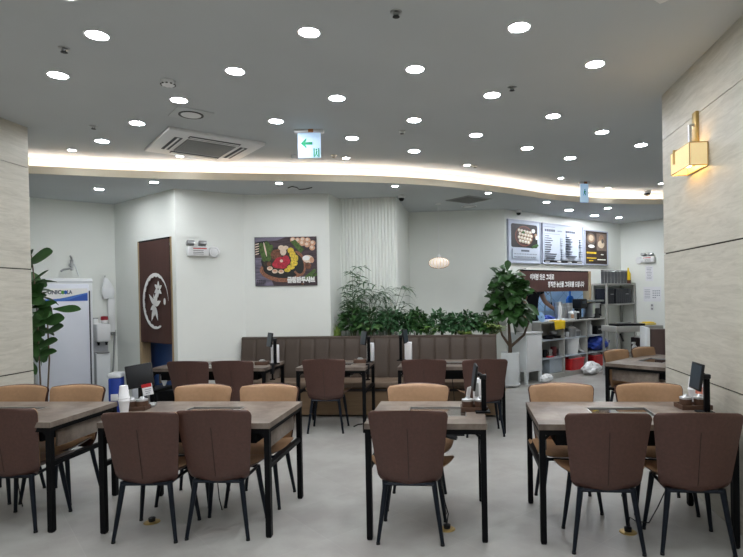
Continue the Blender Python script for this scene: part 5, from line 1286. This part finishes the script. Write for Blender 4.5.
# grey side cart before the rack
SWN = -KU
def swp(along, out, z=0.): return K1 + KN * along - KU * out + Vector((0, 0, z))
c0 = at(608, 326, z=.92); c1 = at(655, 324.5, z=.92)
q = (c0 + c1) / 2; ang = math.atan2((c1 - c0).y, (c1 - c0).x); cw_ = (c1 - c0).length * .98
al = (q - K1).dot(KN); ou = -(q - K1).dot(KU)
t = thing('steel_work_table', 'grey metal work table in front of the corner rack, loaded with trays', 'table', (q.x, q.y, 0), ang); dp = .5; zt2 = .92
MB().box((0, 0, zt2 - .05), (cw_, dp, .1), 0, None, .006).build('top', grey_shelf, t)
for sx in (-1, 1):
    for sy in (-1, 1): MB().box((sx * (cw_ / 2 - .03), sy * (dp / 2 - .03), (zt2 - .1) / 2), (.03, .03, zt2 - .1)).build('leg', grey_pl, t, smooth=False)
MB().box((0, 0, .4), (cw_ - .06, dp - .06, .025)).build('lower_shelf', grey_shelf, t, smooth=False)
for sx in (-1, 1): MB().tube([(sx * cw_ * .42, -dp / 2, zt2 - .12), (sx * cw_ * .36, -dp / 2, zt2 - .26)], .018, 6).build('brace', dark_pl, t)
WT, WTZ, WTQ, WTA = t, zt2, q, ang
def wt(x, y, z=0.): return Vector((q.x + math.cos(ang) * x - math.sin(ang) * y, q.y + math.sin(ang) * x + math.cos(ang) * y, WTZ + z))
t = thing('black_tray', 'wide black tray with tools lying on the grey work table', 'tray', wt(-cw_ * .15, -.06), ang); MB().box((0, 0, .02), (cw_ * .6, .28, .04), 0, None, .008).build('tray', dark_pl, t); MB().tube([(-.25, -.02, .05), (.1, .03, .05)], .014, 8).build('tongs', steel, t)
t = thing('yellow_cloth', 'folded yellow cloth on the right end of the grey work table', 'cloth', wt(cw_ * .34, 0), ang); MB().box((0, 0, .02), (.24, .2, .04), 0, None, .015).build('fold', mat('pale yellow cloth', (226, 204, 116), .8, bump=.2), t); MB().box((0.02, 0, .047), (.16, .14, .014), 0, None, .006).build('upper_fold', yellow_cl, t)
t = thing('spray_bottle', 'small white spray bottle on the lower shelf of the work table', 'bottle', Vector((wt(-.02, -.1).x, wt(-.02, -.1).y, .4125)), ang); MB().lathe([(.04, 0), (.045, .02), (.045, .13), (.02, .17)], 16).build('body', white_pl, t); MB().box((-.015, 0, .195), (.08, .03, .04), 0, None, .01).build('spray_head', white_pl, t)
t = thing('dark_box', 'dark brown box on the lower shelf of the work table', 'box', Vector((wt(.25, -.02).x, wt(.25, -.02).y, .4125)), ang); MB().box((0, 0, .14), (.36, .34, .28), 0, None, .01).build('carton', mat('dark box brown', (58, 46, 42), .6), t); MB().box((0, 0, .285), (.3, .2, .012), 0, None, .004).build('flap', paper, t)

# booth end beside the angled table
Q = at(644.5, 360, y=7.9); zt2 = at(650, 327.5, y=7.9).z
t = thing('booth_divider', 'white booth end panel with brown channel back, beside the right pillar', 'bench', (Q.x + .62, Q.y + .05, 0), R_(-8))
MB().box((-.575, 0, zt2 / 2), (.05, .5, zt2), 0, None, .004).build('end_panel', offwhite, t)
mb = MB()
for k in range(5): 
    def fn(u, v, k=k): h = (1 - abs(2 * u - 1) ** 5) * .025; return (-.55 + k * .22 + u * .22, -.2 - h, .38 + v * (zt2 - .40))
    mb.grid(fn, 8, 4)
mb.box((0, -.13, (zt2 - .02) / 2), (1.1, .13, zt2 - .02)); mb.build('backrest', mat('booth brown leather', (84, 66, 62), .45, var=.06, scale=40, bump=.1), t, ang=50)
MB().box((0, .08, .21), (1.1, .3, .42), 0, None, .01).build('seat_base', bench_wood, t)

# ================================================================= TABLETOP THINGS
def tablet_stand(lb, x, y, rot, tilt=0., clampx=0., size=(.185, .135), paperm=True, h=.29, z0=TT, sign=False):
    """local -y is the side the screen faces"""
    t = thing('order_tablet', lb, 'tablet', (x, y, z0), rot, 'order tablets on black table stands')
    MB().box((0, .05, .006), (.10, .10, .012), 0, None, .003).build('base_plate', black_metal, t)
    MB().box((0, .06, h * .42), (.032, .032, h * .82), 0, None, .003).build('pole', black_metal, t)
    mb = MB().tube([(0, .06, h * .78), (0, .03, h * .86), (0, .012, h * .88)], .015, 8); mb.box((0, .055, h * .80), (.05, .05, .03), 0, None, .006); mb.build('tilt_joint', dark_pl, t)
    q = Matrix.Rotation(R_(-8), 3, 'X')
    sc = MB().box((0, 0, h * .80), (size[0], .016, size[1] * 1.25), 0, q, .005).build('tablet_case', dark_pl, t)
    MB().add([tuple(q @ Vector(p) + Vector((0, 0, h * .80))) for p in ((-size[0] * .44, -.0095, -size[1] * .54), (size[0] * .44, -.0095, -size[1] * .54), (size[0] * .44, -.0095, size[1] * .54), (-size[0] * .44, -.0095, size[1] * .54))], [(0, 1, 2, 3)]).build('screen', screen_m, sc, smooth=False)
    return t
dk_wood = mat('dark wooden tray', (86, 62, 48), .5, var=.15, scale=10, stretch=(1, 6, 6))
def tray_set(lbt, lbj, x, y, rot, sc=1.):
    t = thing('condiment_tray', lbt, 'tray', (x, y, TT), rot, 'wooden condiment trays'); W_, D_ = .19 * sc, .13 * sc
    mb = MB().box((0, 0, .006), (W_, D_, .012)); 
    for sx in (-1, 1): mb.box((sx * (W_ / 2 - .004), 0, .018), (.008, D_, .024))
    for sy in (-1, 1): mb.box((0, sy * (D_ / 2 - .004), .018), (W_, .008, .024))
    mb.build('tray', dk_wood, t, smooth=False)
    c_, s_ = math.cos(rot), math.sin(rot)
    for i, (dx, lb) in enumerate(zip((-.045, .045), lbj)):
        j = thing('condiment_jar', lb, 'jar', (x + c_ * dx * sc, y + s_ * dx * sc, TT + .0125), rot, 'round condiment jars'); MB().lathe([(.036, 0), (.04, .008), (.04, .052), (.036, .056)], 20).build('jar', dk_wood, j); MB().lathe([(.041, .052), (.041, .064), (.02, .07), (.012, .082), (0.0001, .084)], 20).build('lid', alu, j)
def cup(lb, x, y, z, first_=[None]):
    if first_[0] is None:
        t = thing('paper_cup', lb, 'cup', (x, y, z), 0, 'white paper cups'); MB().lathe([(.026, 0), (.0265, .004), (.036, .085), (.038, .088), (.035, .088), (.0255, .006), (0.0001, .005)], 22).build('cup', paper, t); MB().lathe([(.0362, .083), (.0385, .087), (.0365, .091)], 22).build('rim', paper, t); first_[0] = t
    else: t = dup(first_[0], (x, y, z), 0, lb)
    return t
# table with paper cups
q = at(123, 413, z=TT); CX_, CY_ = q.x + .01, q.y
S_ = at(123, 395, y=CY_).z
t = thing('paper_cup_stack', '', 'cups', (0, 0, 0)); bpy.data.objects.remove(t)
cup('paper cup standing on the table beside the monitor, lowest of the stack', CX_, CY_, TT)
t = cup('upper paper cup of the stack, upside down on the lowest one', CX_, CY_, TT + .16); t.rotation_euler = (PI, 0, 0); t.location.z = TT + .088 + .0895
t = cup('topmost paper cup of the stack beside the monitor', CX_, CY_, TT + .2); t.rotation_euler = (PI, 0, 0); t.location.z = TT + .088 + .0895 + .018
q = at(145, 406, z=TT)
t = thing('monitor', 'black-framed monitor tilted on a grey stand behind the paper cups', 'monitor', (q.x, q.y, TT), R_(22), 'table monitors')
MB().box((0, 0, .008), (.15, .12, .016), 0, None, .005).build('base', grey_pl, t); MB().box((0.01, .02, .09), (.035, .025, .17), 0, None, .005).build('stand', mat('grey stand', (110, 114, 120), .4), t)
MB().box((-.035, .04, .07), (.03, .03, .14), 0, None, .004).build('rear_post', dark_pl, t)
sz = at(130, 366, y=q.y).z - at(130, 389, y=q.y).z
zc = (at(138, 376, y=q.y).z) - TT
rq = Matrix.Rotation(R_(-14), 3, 'X') @ Matrix.Rotation(R_(-8), 3, 'Y')
c_ = MB().box((-.03, -.01, zc + .004), (.185, .03, .175), 0, rq, .006).build('case', dark_pl, t)
MB().add([tuple(rq @ Vector(p) + Vector((-.03, -.01, zc))) for p in ((-.08, -.0158, -.066), (.08, -.0158, -.066), (.08, -.0158, .078), (-.08, -.0158, .078))], [(0, 1, 2, 3)]).build('screen', mat('monitor screen', (84, 98, 108), .35, var=.12), c_, smooth=False)
MB().box((-.095, -.03, zc - .045), (.022, .006, .06), 0, rq, .001).build('white_sticker', paper, c_)
q2 = at(147.5, 389.5, y=q.y - .06)
t = thing('table_sign', 'small red and white table sign hanging before the monitor stand', 'sign', (q2.x, q2.y, TT), R_(14)); zq = q2.z - TT
MB().box((0, 0, zq), (.072, .006, .085), 0, Matrix.Rotation(R_(-10), 3, 'Y'), .001).build('card', paper, t); MB().box((-.006, -.0035, zq + .03), (.07, .003, .026), 0, Matrix.Rotation(R_(-10), 3, 'Y')).build('red_header', red_pl, t, smooth=False)
g = MB()
for k in range(3): g.box((.004, -.0038, zq + .002 - .014 * k), (.046 - .008 * k, .002, .005), 0, Matrix.Rotation(R_(-10), 3, 'Y'))
g.build('print', mat('grey print', (150, 154, 164), .7), t, smooth=False); MB().tube([(0, .02, 0), (0, .004, zq - .03)], .005, 6).build('wire', steel, t)
tray_set('dark wooden condiment tray at the foot of the monitor stand', ('left condiment jar before the monitor stand', 'right condiment jar before the monitor stand'), q.x + .02, q.y - .13, R_(8), .8)
# middle table
q = at(487, 411.5, z=TT); tablet_stand('order tablet on black stand at the right edge of the small middle table', q.x - .08, q.y - .02, R_(-86), h=.30)
q = at(474, 410, z=TT); tray_set('wooden condiment tray on the small middle table', ('left round jar on the small middle table tray', 'right round jar on the small middle table tray'), q.x, q.y + .0, R_(3), .95)
q = at(477.5, 402, z=TT)
t = thing('napkin_holder', 'tall white napkin box behind the condiment tray on the middle table', 'napkin box', (q.x, q.y + .04, TT), R_(-8)); MB().box((0, 0, .085), (.055, .07, .17), 0, None, .004).build('box', paper, t); bx((0, -.036, .09), (.03, .003, .10), .001).build('slot', grey_pl, t)
q = at(467, 403, z=TT)
t = thing('menu_card', 'white card leaning left of the napkin box on the middle table', 'card', (q.x + .01, q.y, TT), R_(65)); MB().box((0, 0, .06), (.07, .004, .12), 0, Matrix.Rotation(R_(10), 3, 'X')).build('card', paper, t, smooth=False); bx((0, -.0, .008), (.06, .03, .016), .003).build('foot', dark_pl, t)
# right wall table
q = at(709.5, 412, z=TT); tablet_stand('order tablet on black stand at the right stone wall', q.x - .09, q.y - .03, R_(-92), h=.30, size=(.185, .14))
q = at(693, 408, z=TT); tray_set('wooden condiment tray on the right wall table', ('left round jar on the right wall table tray', 'right round jar on the right wall table tray'), q.x, q.y - .0, R_(3), 1.05)
q = at(693.5, 401.5, z=TT); cup('paper cup behind the jars on the right wall table, lower', q.x, q.y, TT); t = cup('inverted paper cup stacked on the lower one at the right wall table', q.x, q.y, TT); t.rotation_euler = (PI, 0, 0); t.location.z = TT + .088 + .0895
q = at(699.5, 403, z=TT)
t = thing('menu_card', 'small card with reddish print before the tablet on the right wall table', 'card', (q.x, q.y, TT), R_(-50)); MB().box((0, 0, .075), (.06, .004, .12), 0, Matrix.Rotation(R_(-6), 3, 'X')).build('card', paper, t, smooth=False); g = MB().box((0, -.0045, .09), (.05, .002, .05), 0, Matrix.Rotation(R_(-6), 3, 'X')); g.build('picture', mat('reddish print', (196, 120, 100), .6, var=.2), t, smooth=False); bx((0, 0, .008), (.05, .03, .016), .003).build('foot', dark_pl, t)
# bench tables
for px, py, rot, lb, lb2 in ((272, 364.5, -52, 'order tablet on black stand on the left bench table', 'white napkin box at the left bench table tablet'), (370, 362.5, -58, 'order tablet on black stand on the bench table with one chair', 'white napkin box at the bench table with one chair')):
    q = at(px, py, z=TT); tablet_stand(lb, q.x - (.02 if rot == -52 else .07), q.y, R_(rot), h=.37, size=(.17, .135))
    t = thing('napkin_holder', lb2, 'napkin box', (q.x - .02, q.y + .17, TT), R_(-8), 'white napkin boxes on the bench tables'); MB().box((0, 0, .11), (.07, .09, .22), 0, None, .004).build('box', paper, t); bx((0, -.046, .12), (.04, .003, .12), .001).build('slot', white_pl, t)
    t = thing('condiment_tray', 'wooden tray before the ' + lb2, 'tray', (q.x - .12, q.y + .0, TT), R_(4), 'wooden trays on the bench tables'); MB().box((0, 0, .02), (.15, .12, .04), 0, None, .004).build('tray', dk_wood, t); MB().lathe([(.035, .04), (.038, .05), (.02, .06), (0.0001, .062)], 16).build('white_lid', alu, t)
q = at(404, 360.5, z=TT)
tablet_stand('order tablet on black stand at the left end of the right bench table', q.x + .02, q.y, R_(78), h=.37, size=(.17, .135))
t = thing('napkin_holder', 'white napkin box at the left end of the right bench table', 'napkin box', (q.x + .05, q.y + .06, TT), R_(-4), 'white napkin boxes on the bench tables'); MB().box((0, 0, .11), (.08, .09, .22), 0, None, .004).build('box', paper, t); bx((0, -.046, .12), (.04, .003, .12), .001).build('slot', white_pl, t)
# clamp accessories hanging under the left bench table
for px, lb in ((269, 'black clamp gripping the right edge of the left bench table'), (374, 'black clamp gripping the right edge of the one-chair bench table')):
    q = at(px, 371, z=.68); t = thing('table_clamp', lb, 'clamp', (-2.268 if px < 300 else -1.118, q.y + .05, 0), 0, 'black clamps at the bench tables'); MB().box((0, 0, .70), (.04, .05, .12), 0, None, .004).build('bracket', dark_pl, t); MB().tube([(0, 0, .64), (0, 0, .58)], .012, 8).build('screw', black_metal, t); MB().tube([(-.03, 0, .575), (.03, 0, .575)], .008, 8).build('turn_handle', black_metal, t)
q = at(446, 438, z=.67)
t = thing('table_clamp', 'black clamp knob under the right side of the small middle table', 'clamp', (q.x + .06, q.y, 0), 0); 
q = at(449, 436.5, y=3.4)
t.location = (q.x - .0, q.y, 0); MB().tube([(-.06, 0, q.z + .02), (.02, 0, q.z), (.05, -.01, q.z - .01)], [.015, .02, .012], 8).build('knob', dark_pl, t); MB().box((-.05, .0, (q.z + .722) / 2), (.03, .05, .722 - q.z)).build('bracket', dark_pl, t, smooth=False)

# brass floor outlets and cables
for px, py, lb in ((152, 522, 'round brass floor outlet under the paper cup table'), (447, 529, 'round brass floor outlet under the small middle table'), (628, 532, 'round brass floor outlet under the right wall table')):
    q = at(px, py, z=0); t = thing('floor_outlet', lb, 'floor outlet', q, 0, 'brass floor outlets'); MB().lathe([(.055, 0), (.052, .004), (.04, .007), (0.0001, .007)], 24).build('plate', brass, t); MB().lathe([(.022, .007), (.024, .03), (.015, .035)], 14).build('plug', dark_pl, t)
q = at(628, 532, z=0); a = at(667, 518, z=.02)
tag(MB().tube([q + Vector((.0, 0, .035)), q + Vector((.01, -.01, .1)), q + Vector((.05, 0, .07)), q + Vector((.14, .03, .05)), a + Vector((-.06, -.01, .08)), a + Vector((0, 0, .20)), a + Vector((.03, .02, .45))], .004, 6).build('floor_cable', dark_pl), 'thin black cable curving from the floor outlet under the right table', 'cable')
q = at(447, 529, z=0)
tag(MB().tube([q + Vector((0, 0, .035)), q + Vector((.01, 0, .10)), q + Vector((-.01, .03, .16)), q + Vector((-.05, .05, .35)), q + Vector((-.08, .1, .55))], .004, 6).build('floor_cable', dark_pl), 'black cable rising from the floor outlet under the middle table', 'cable')
P = [at(354, 426.5, z=.006), at(358, 424.5, z=.008), at(364, 423.8, z=.006), at(372, 424.5, z=.006), at(380, 427, z=.006)]
tag(MB().tube(P, .008, 6).build('floor_cable', dark_pl), 'short black cable on the floor beside the one-chair bench table', 'cable')

# ================================================================= WALL SCONCE
a = at(709, 141.5, x=WR); zc0, zc1 = a.z, at(709, 164.5, x=WR).z
y0_ = a.y
b = at(689.4, 143, y=y0_); dep = WR - b.x
y1_ = at(671, 165, x=WR - dep).y; yl = y1_ - y0_
t = thing('wall_sconce', 'brass wall sconce with a square linen shade on the right stone wall', 'wall lamp', (WR, (y0_ + y1_) / 2, 0))
hL, hH = yl / 2, (zc0 - zc1)
bt, bb = at(696, 111, x=WR).z, zc0 + .0
pz_ = at(697, 112, x=WR); py_ = pz_.y - t.location.y
MB().box((-.012, py_, (pz_.z + zc0 - .12) / 2), (.024, .07, pz_.z - zc0 + .12), 0, None, .004).build('backplate', brass, t)
MB().tube([(-.02, py_, zc0 + .17), (-.052, py_, zc0 + .17), (-.055, py_, zc0 + .0)], .013, 10).build('arm', steel, t)
mb = MB(); x_i = -.028
for (cx, cy, dx, dy) in ((-dep / 2 - .0, -hL, dep - .010, .004), (-dep / 2, hL, dep - .010, .004), (-dep, 0, .004, yl), (-.010, 0, .004, yl)): mb.box((cx - (0.005 if dx > .01 else 0), cy, (zc0 + zc1) / 2), (dx, dy, hH))
sh = mb.build('shade', linen, t, smooth=False)
mb = MB(); e = .006
for z in (zc0, zc1):
    for (cx, cy, dx, dy) in ((-dep / 2 - .005, -hL, dep - .010, e), (-dep / 2 - .005, hL, dep - .010, e), (-dep, 0, e, yl), (-.010, 0, e, yl)): mb.box((cx, cy, z), (dx, dy, e))
for cx in (-dep, -.010):
    for cy in (-hL, hL): mb.box((cx, cy, (zc0 + zc1) / 2), (e, e, hH))
mb.build('shade_frame', brass, sh, smooth=False)
MB().tube([(-.055, py_, zc0), (-.06, hL * .3, zc0 + .012), (-dep * .8, hL * .55, zc0 + .012), (-dep - .008, hL * .55, zc0 + .01), (-dep - .008, hL * .55, zc0 - .09)], .008, 8).build('front_strap', brass, sh)
MB().lathe([(.012, .03), (.03, -.0), (.034, -.035), (.02, -.065), (0.0001, -.07)], 16, (-dep / 2 - .012, 0, (zc0 + zc1) / 2 + .01)).build('bulb', bulb_glow, t)

# ================================================================= PERSON BEHIND THE WINDOW
def skin_body(name, verts, edges, radii, m, parent=None, root=0, sub=2):
    me = bpy.data.meshes.new(name); me.from_pydata(verts, edges, []); o = bpy.data.objects.new(name, me); COL.objects.link(o)
    md = o.modifiers.new('Skin', 'SKIN'); md.use_smooth_shade = True
    if not me.skin_vertices: 
        pass
    sv = me.skin_vertices[0].data if me.skin_vertices else None
    if sv:
        for i, r_ in enumerate(radii): sv[i].radius = r_ if isinstance(r_, tuple) else (r_, r_)
        sv[root].use_root = True
    ss = o.modifiers.new('Subdivision', 'SUBSURF'); ss.levels = sub; ss.render_levels = sub
    dg = bpy.context.evaluated_depsgraph_get(); me2 = bpy.data.meshes.new_from_object(o.evaluated_get(dg)); o.modifiers.clear(); o.data = me2; bpy.data.meshes.remove(me)
    me2.materials.clear(); me2.materials.append(m); me2.shade_smooth()
    if parent is not None: o.parent = parent
    return o
PO = .50
psx, _ = kpx(531, 305, -PO)
MB_ = MB(); P = [kpt(.2, -.14), kpt(3.7, -.14), kpt(3.7, -kb + .01), kpt(.2, -kb + .01)]
struct(MB_.prism([(v.x, v.y) for v in P], 0, .15).build('floor_kitchen', FLOOR, smooth=False))
# local frame: x along the wall, -y towards the dining room, z up
V = [(0, 0, .96), (0, 0, 1.12), (0, -.03, 1.30), (0, -.05, 1.42), (0, -.06, 1.50), (0, -.09, 1.60), (0, -.10, 1.68),
     (.10, 0, .92), (.11, -.01, .50), (.11, .03, .09), (.11, -.12, .04),
     (-.10, 0, .92), (-.11, -.01, .50), (-.11, .03, .09), (-.11, -.12, .04),
     (.17, -.05, 1.41), (.225, -.14, 1.14), (.285, -.34, .98), (.30, -.42, .955),
     (-.17, -.05, 1.41), (-.235, -.03, 1.15), (-.25, -.06, .92), (-.25, -.07, .84)]
Ed = [(0, 1), (1, 2), (2, 3), (3, 4), (4, 5), (5, 6), (0, 7), (7, 8), (8, 9), (9, 10), (0, 11), (11, 12), (12, 13), (13, 14), (3, 15), (15, 16), (16, 17), (17, 18), (3, 19), (19, 20), (20, 21), (21, 22)]
Rd = [(.15, .11), (.13, .10), (.15, .11), (.13, .09), (.055, .055), (.078, .09), (.07, .085), .085, .058, .042, .035, .085, .058, .042, .035, .06, .043, .028, .03, .06, .043, .028, .03]
HANDS = []
for (hx, hy, hz_, sg) in ((.30, -.42, .955, 1), (-.25, -.05, .80, -1)):
    base = 17 if sg > 0 else 21; wrist = 18 if sg > 0 else 22
    for k, (ox_, L_) in enumerate(((-.033, .07), (-.011, .08), (.011, .075), (.033, .06))):
        i0 = len(V); V += [(hx + ox_, hy - .045, hz_ - .004), (hx + ox_ * 1.1, hy - .045 - L_ * .5, hz_ - .012), (hx + ox_ * 1.15, hy - .045 - L_ * .95, hz_ - .03)]; Rd += [.0105, .009, .008]; Ed += [(wrist, i0), (i0, i0 + 1), (i0 + 1, i0 + 2)]
    i0 = len(V); V += [(hx - sg * .045, hy - .015, hz_ - .008), (hx - sg * .06, hy - .055, hz_ - .02)]; Rd += [.0115, .0095]; Ed += [(wrist, i0), (i0, i0 + 1)]
t = thing('person', 'person in a black T-shirt reaching over the counter behind the serving window', 'person', kpt(psx, -PO, .15), KA)
t.scale = (1.06, 1.06, 1.06)
body = skin_body('body', V, Ed, Rd, skin, t)
def grow(ids, edges_, k, m, name):
    idx = {v: i for i, v in enumerate(ids)}
    return skin_body(name, [V[i] if not isinstance(i, tuple) else i for i in ids], [(idx[a], idx[b]) for a, b in edges_], k, m, t)
vs = [(0, 0, .95), (0, 0, 1.12), (0, -.03, 1.30), (0, -.05, 1.42), (0, -.058, 1.46), (.17, -.05, 1.41), (.205, -.10, 1.26), (-.17, -.05, 1.41), (-.215, -.055, 1.24)]
skin_body('black_tshirt', vs, [(0, 1), (1, 2), (2, 3), (3, 4), (3, 5), (5, 6), (3, 7), (7, 8)], [(.165, .125), (.15, .118), (.168, .127), (.15, .108), .075, .075, .062, .075, .062], shirt_m, t)
vs = [(0, 0, .98), (0, 0, .93), (.10, 0, .88), (.112, -.01, .5), (.112, .03, .1), (-.10, 0, .88), (-.112, -.01, .5), (-.112, .03, .1)]
skin_body('trousers', vs, [(0, 1), (1, 2), (2, 3), (3, 4), (1, 5), (5, 6), (6, 7)], [(.16, .12), (.16, .12), .10, .072, .06, .10, .072, .06], trouser_m, t)
mb = MB()
def hairf(u, v):
    a = u * 2 * PI; b_ = v * PI * .62; r_ = .093 if math.sin(a) > -.3 or v < .55 else .093 * (1 - (v - .55) * .5); return (r_ * math.sin(b_) * math.cos(a), -.085 + .02 + .108 * math.sin(b_) * math.sin(a), 1.655 + .115 * math.cos(b_))
mb.grid(hairf, 28, 12); mb.build('hair', hair_m, t, ang=80)
for sx in (-1, 1):
    MB().lathe([(0.0001, -.009), (.009, 0), (0.0001, .009)], 10, (sx * .032, -.178, 1.645)).build('eye', hair_m, t); MB().lathe([(0.0001, -.03), (.014, -.01), (.016, .012), (0.0001, .03)], 10, (sx * .088, -.085, 1.64)).build('ear', skin, t)
MB().tube([(0, -.175, 1.65), (0, -.20, 1.612), (0, -.178, 1.604)], [.008, .014, .008], 8).build('nose', skin, t); MB().tube([(-.022, -.172, 1.578), (0, -.18, 1.576), (.022, -.172, 1.578)], .006, 6).build('mouth', mat('lips', (160, 96, 90), .5), t)
for sx in (-1, 1): MB().box((sx * .11, -.05, .04), (.095, .26, .08), 0, None, .03).build('shoe', dark_pl, t)
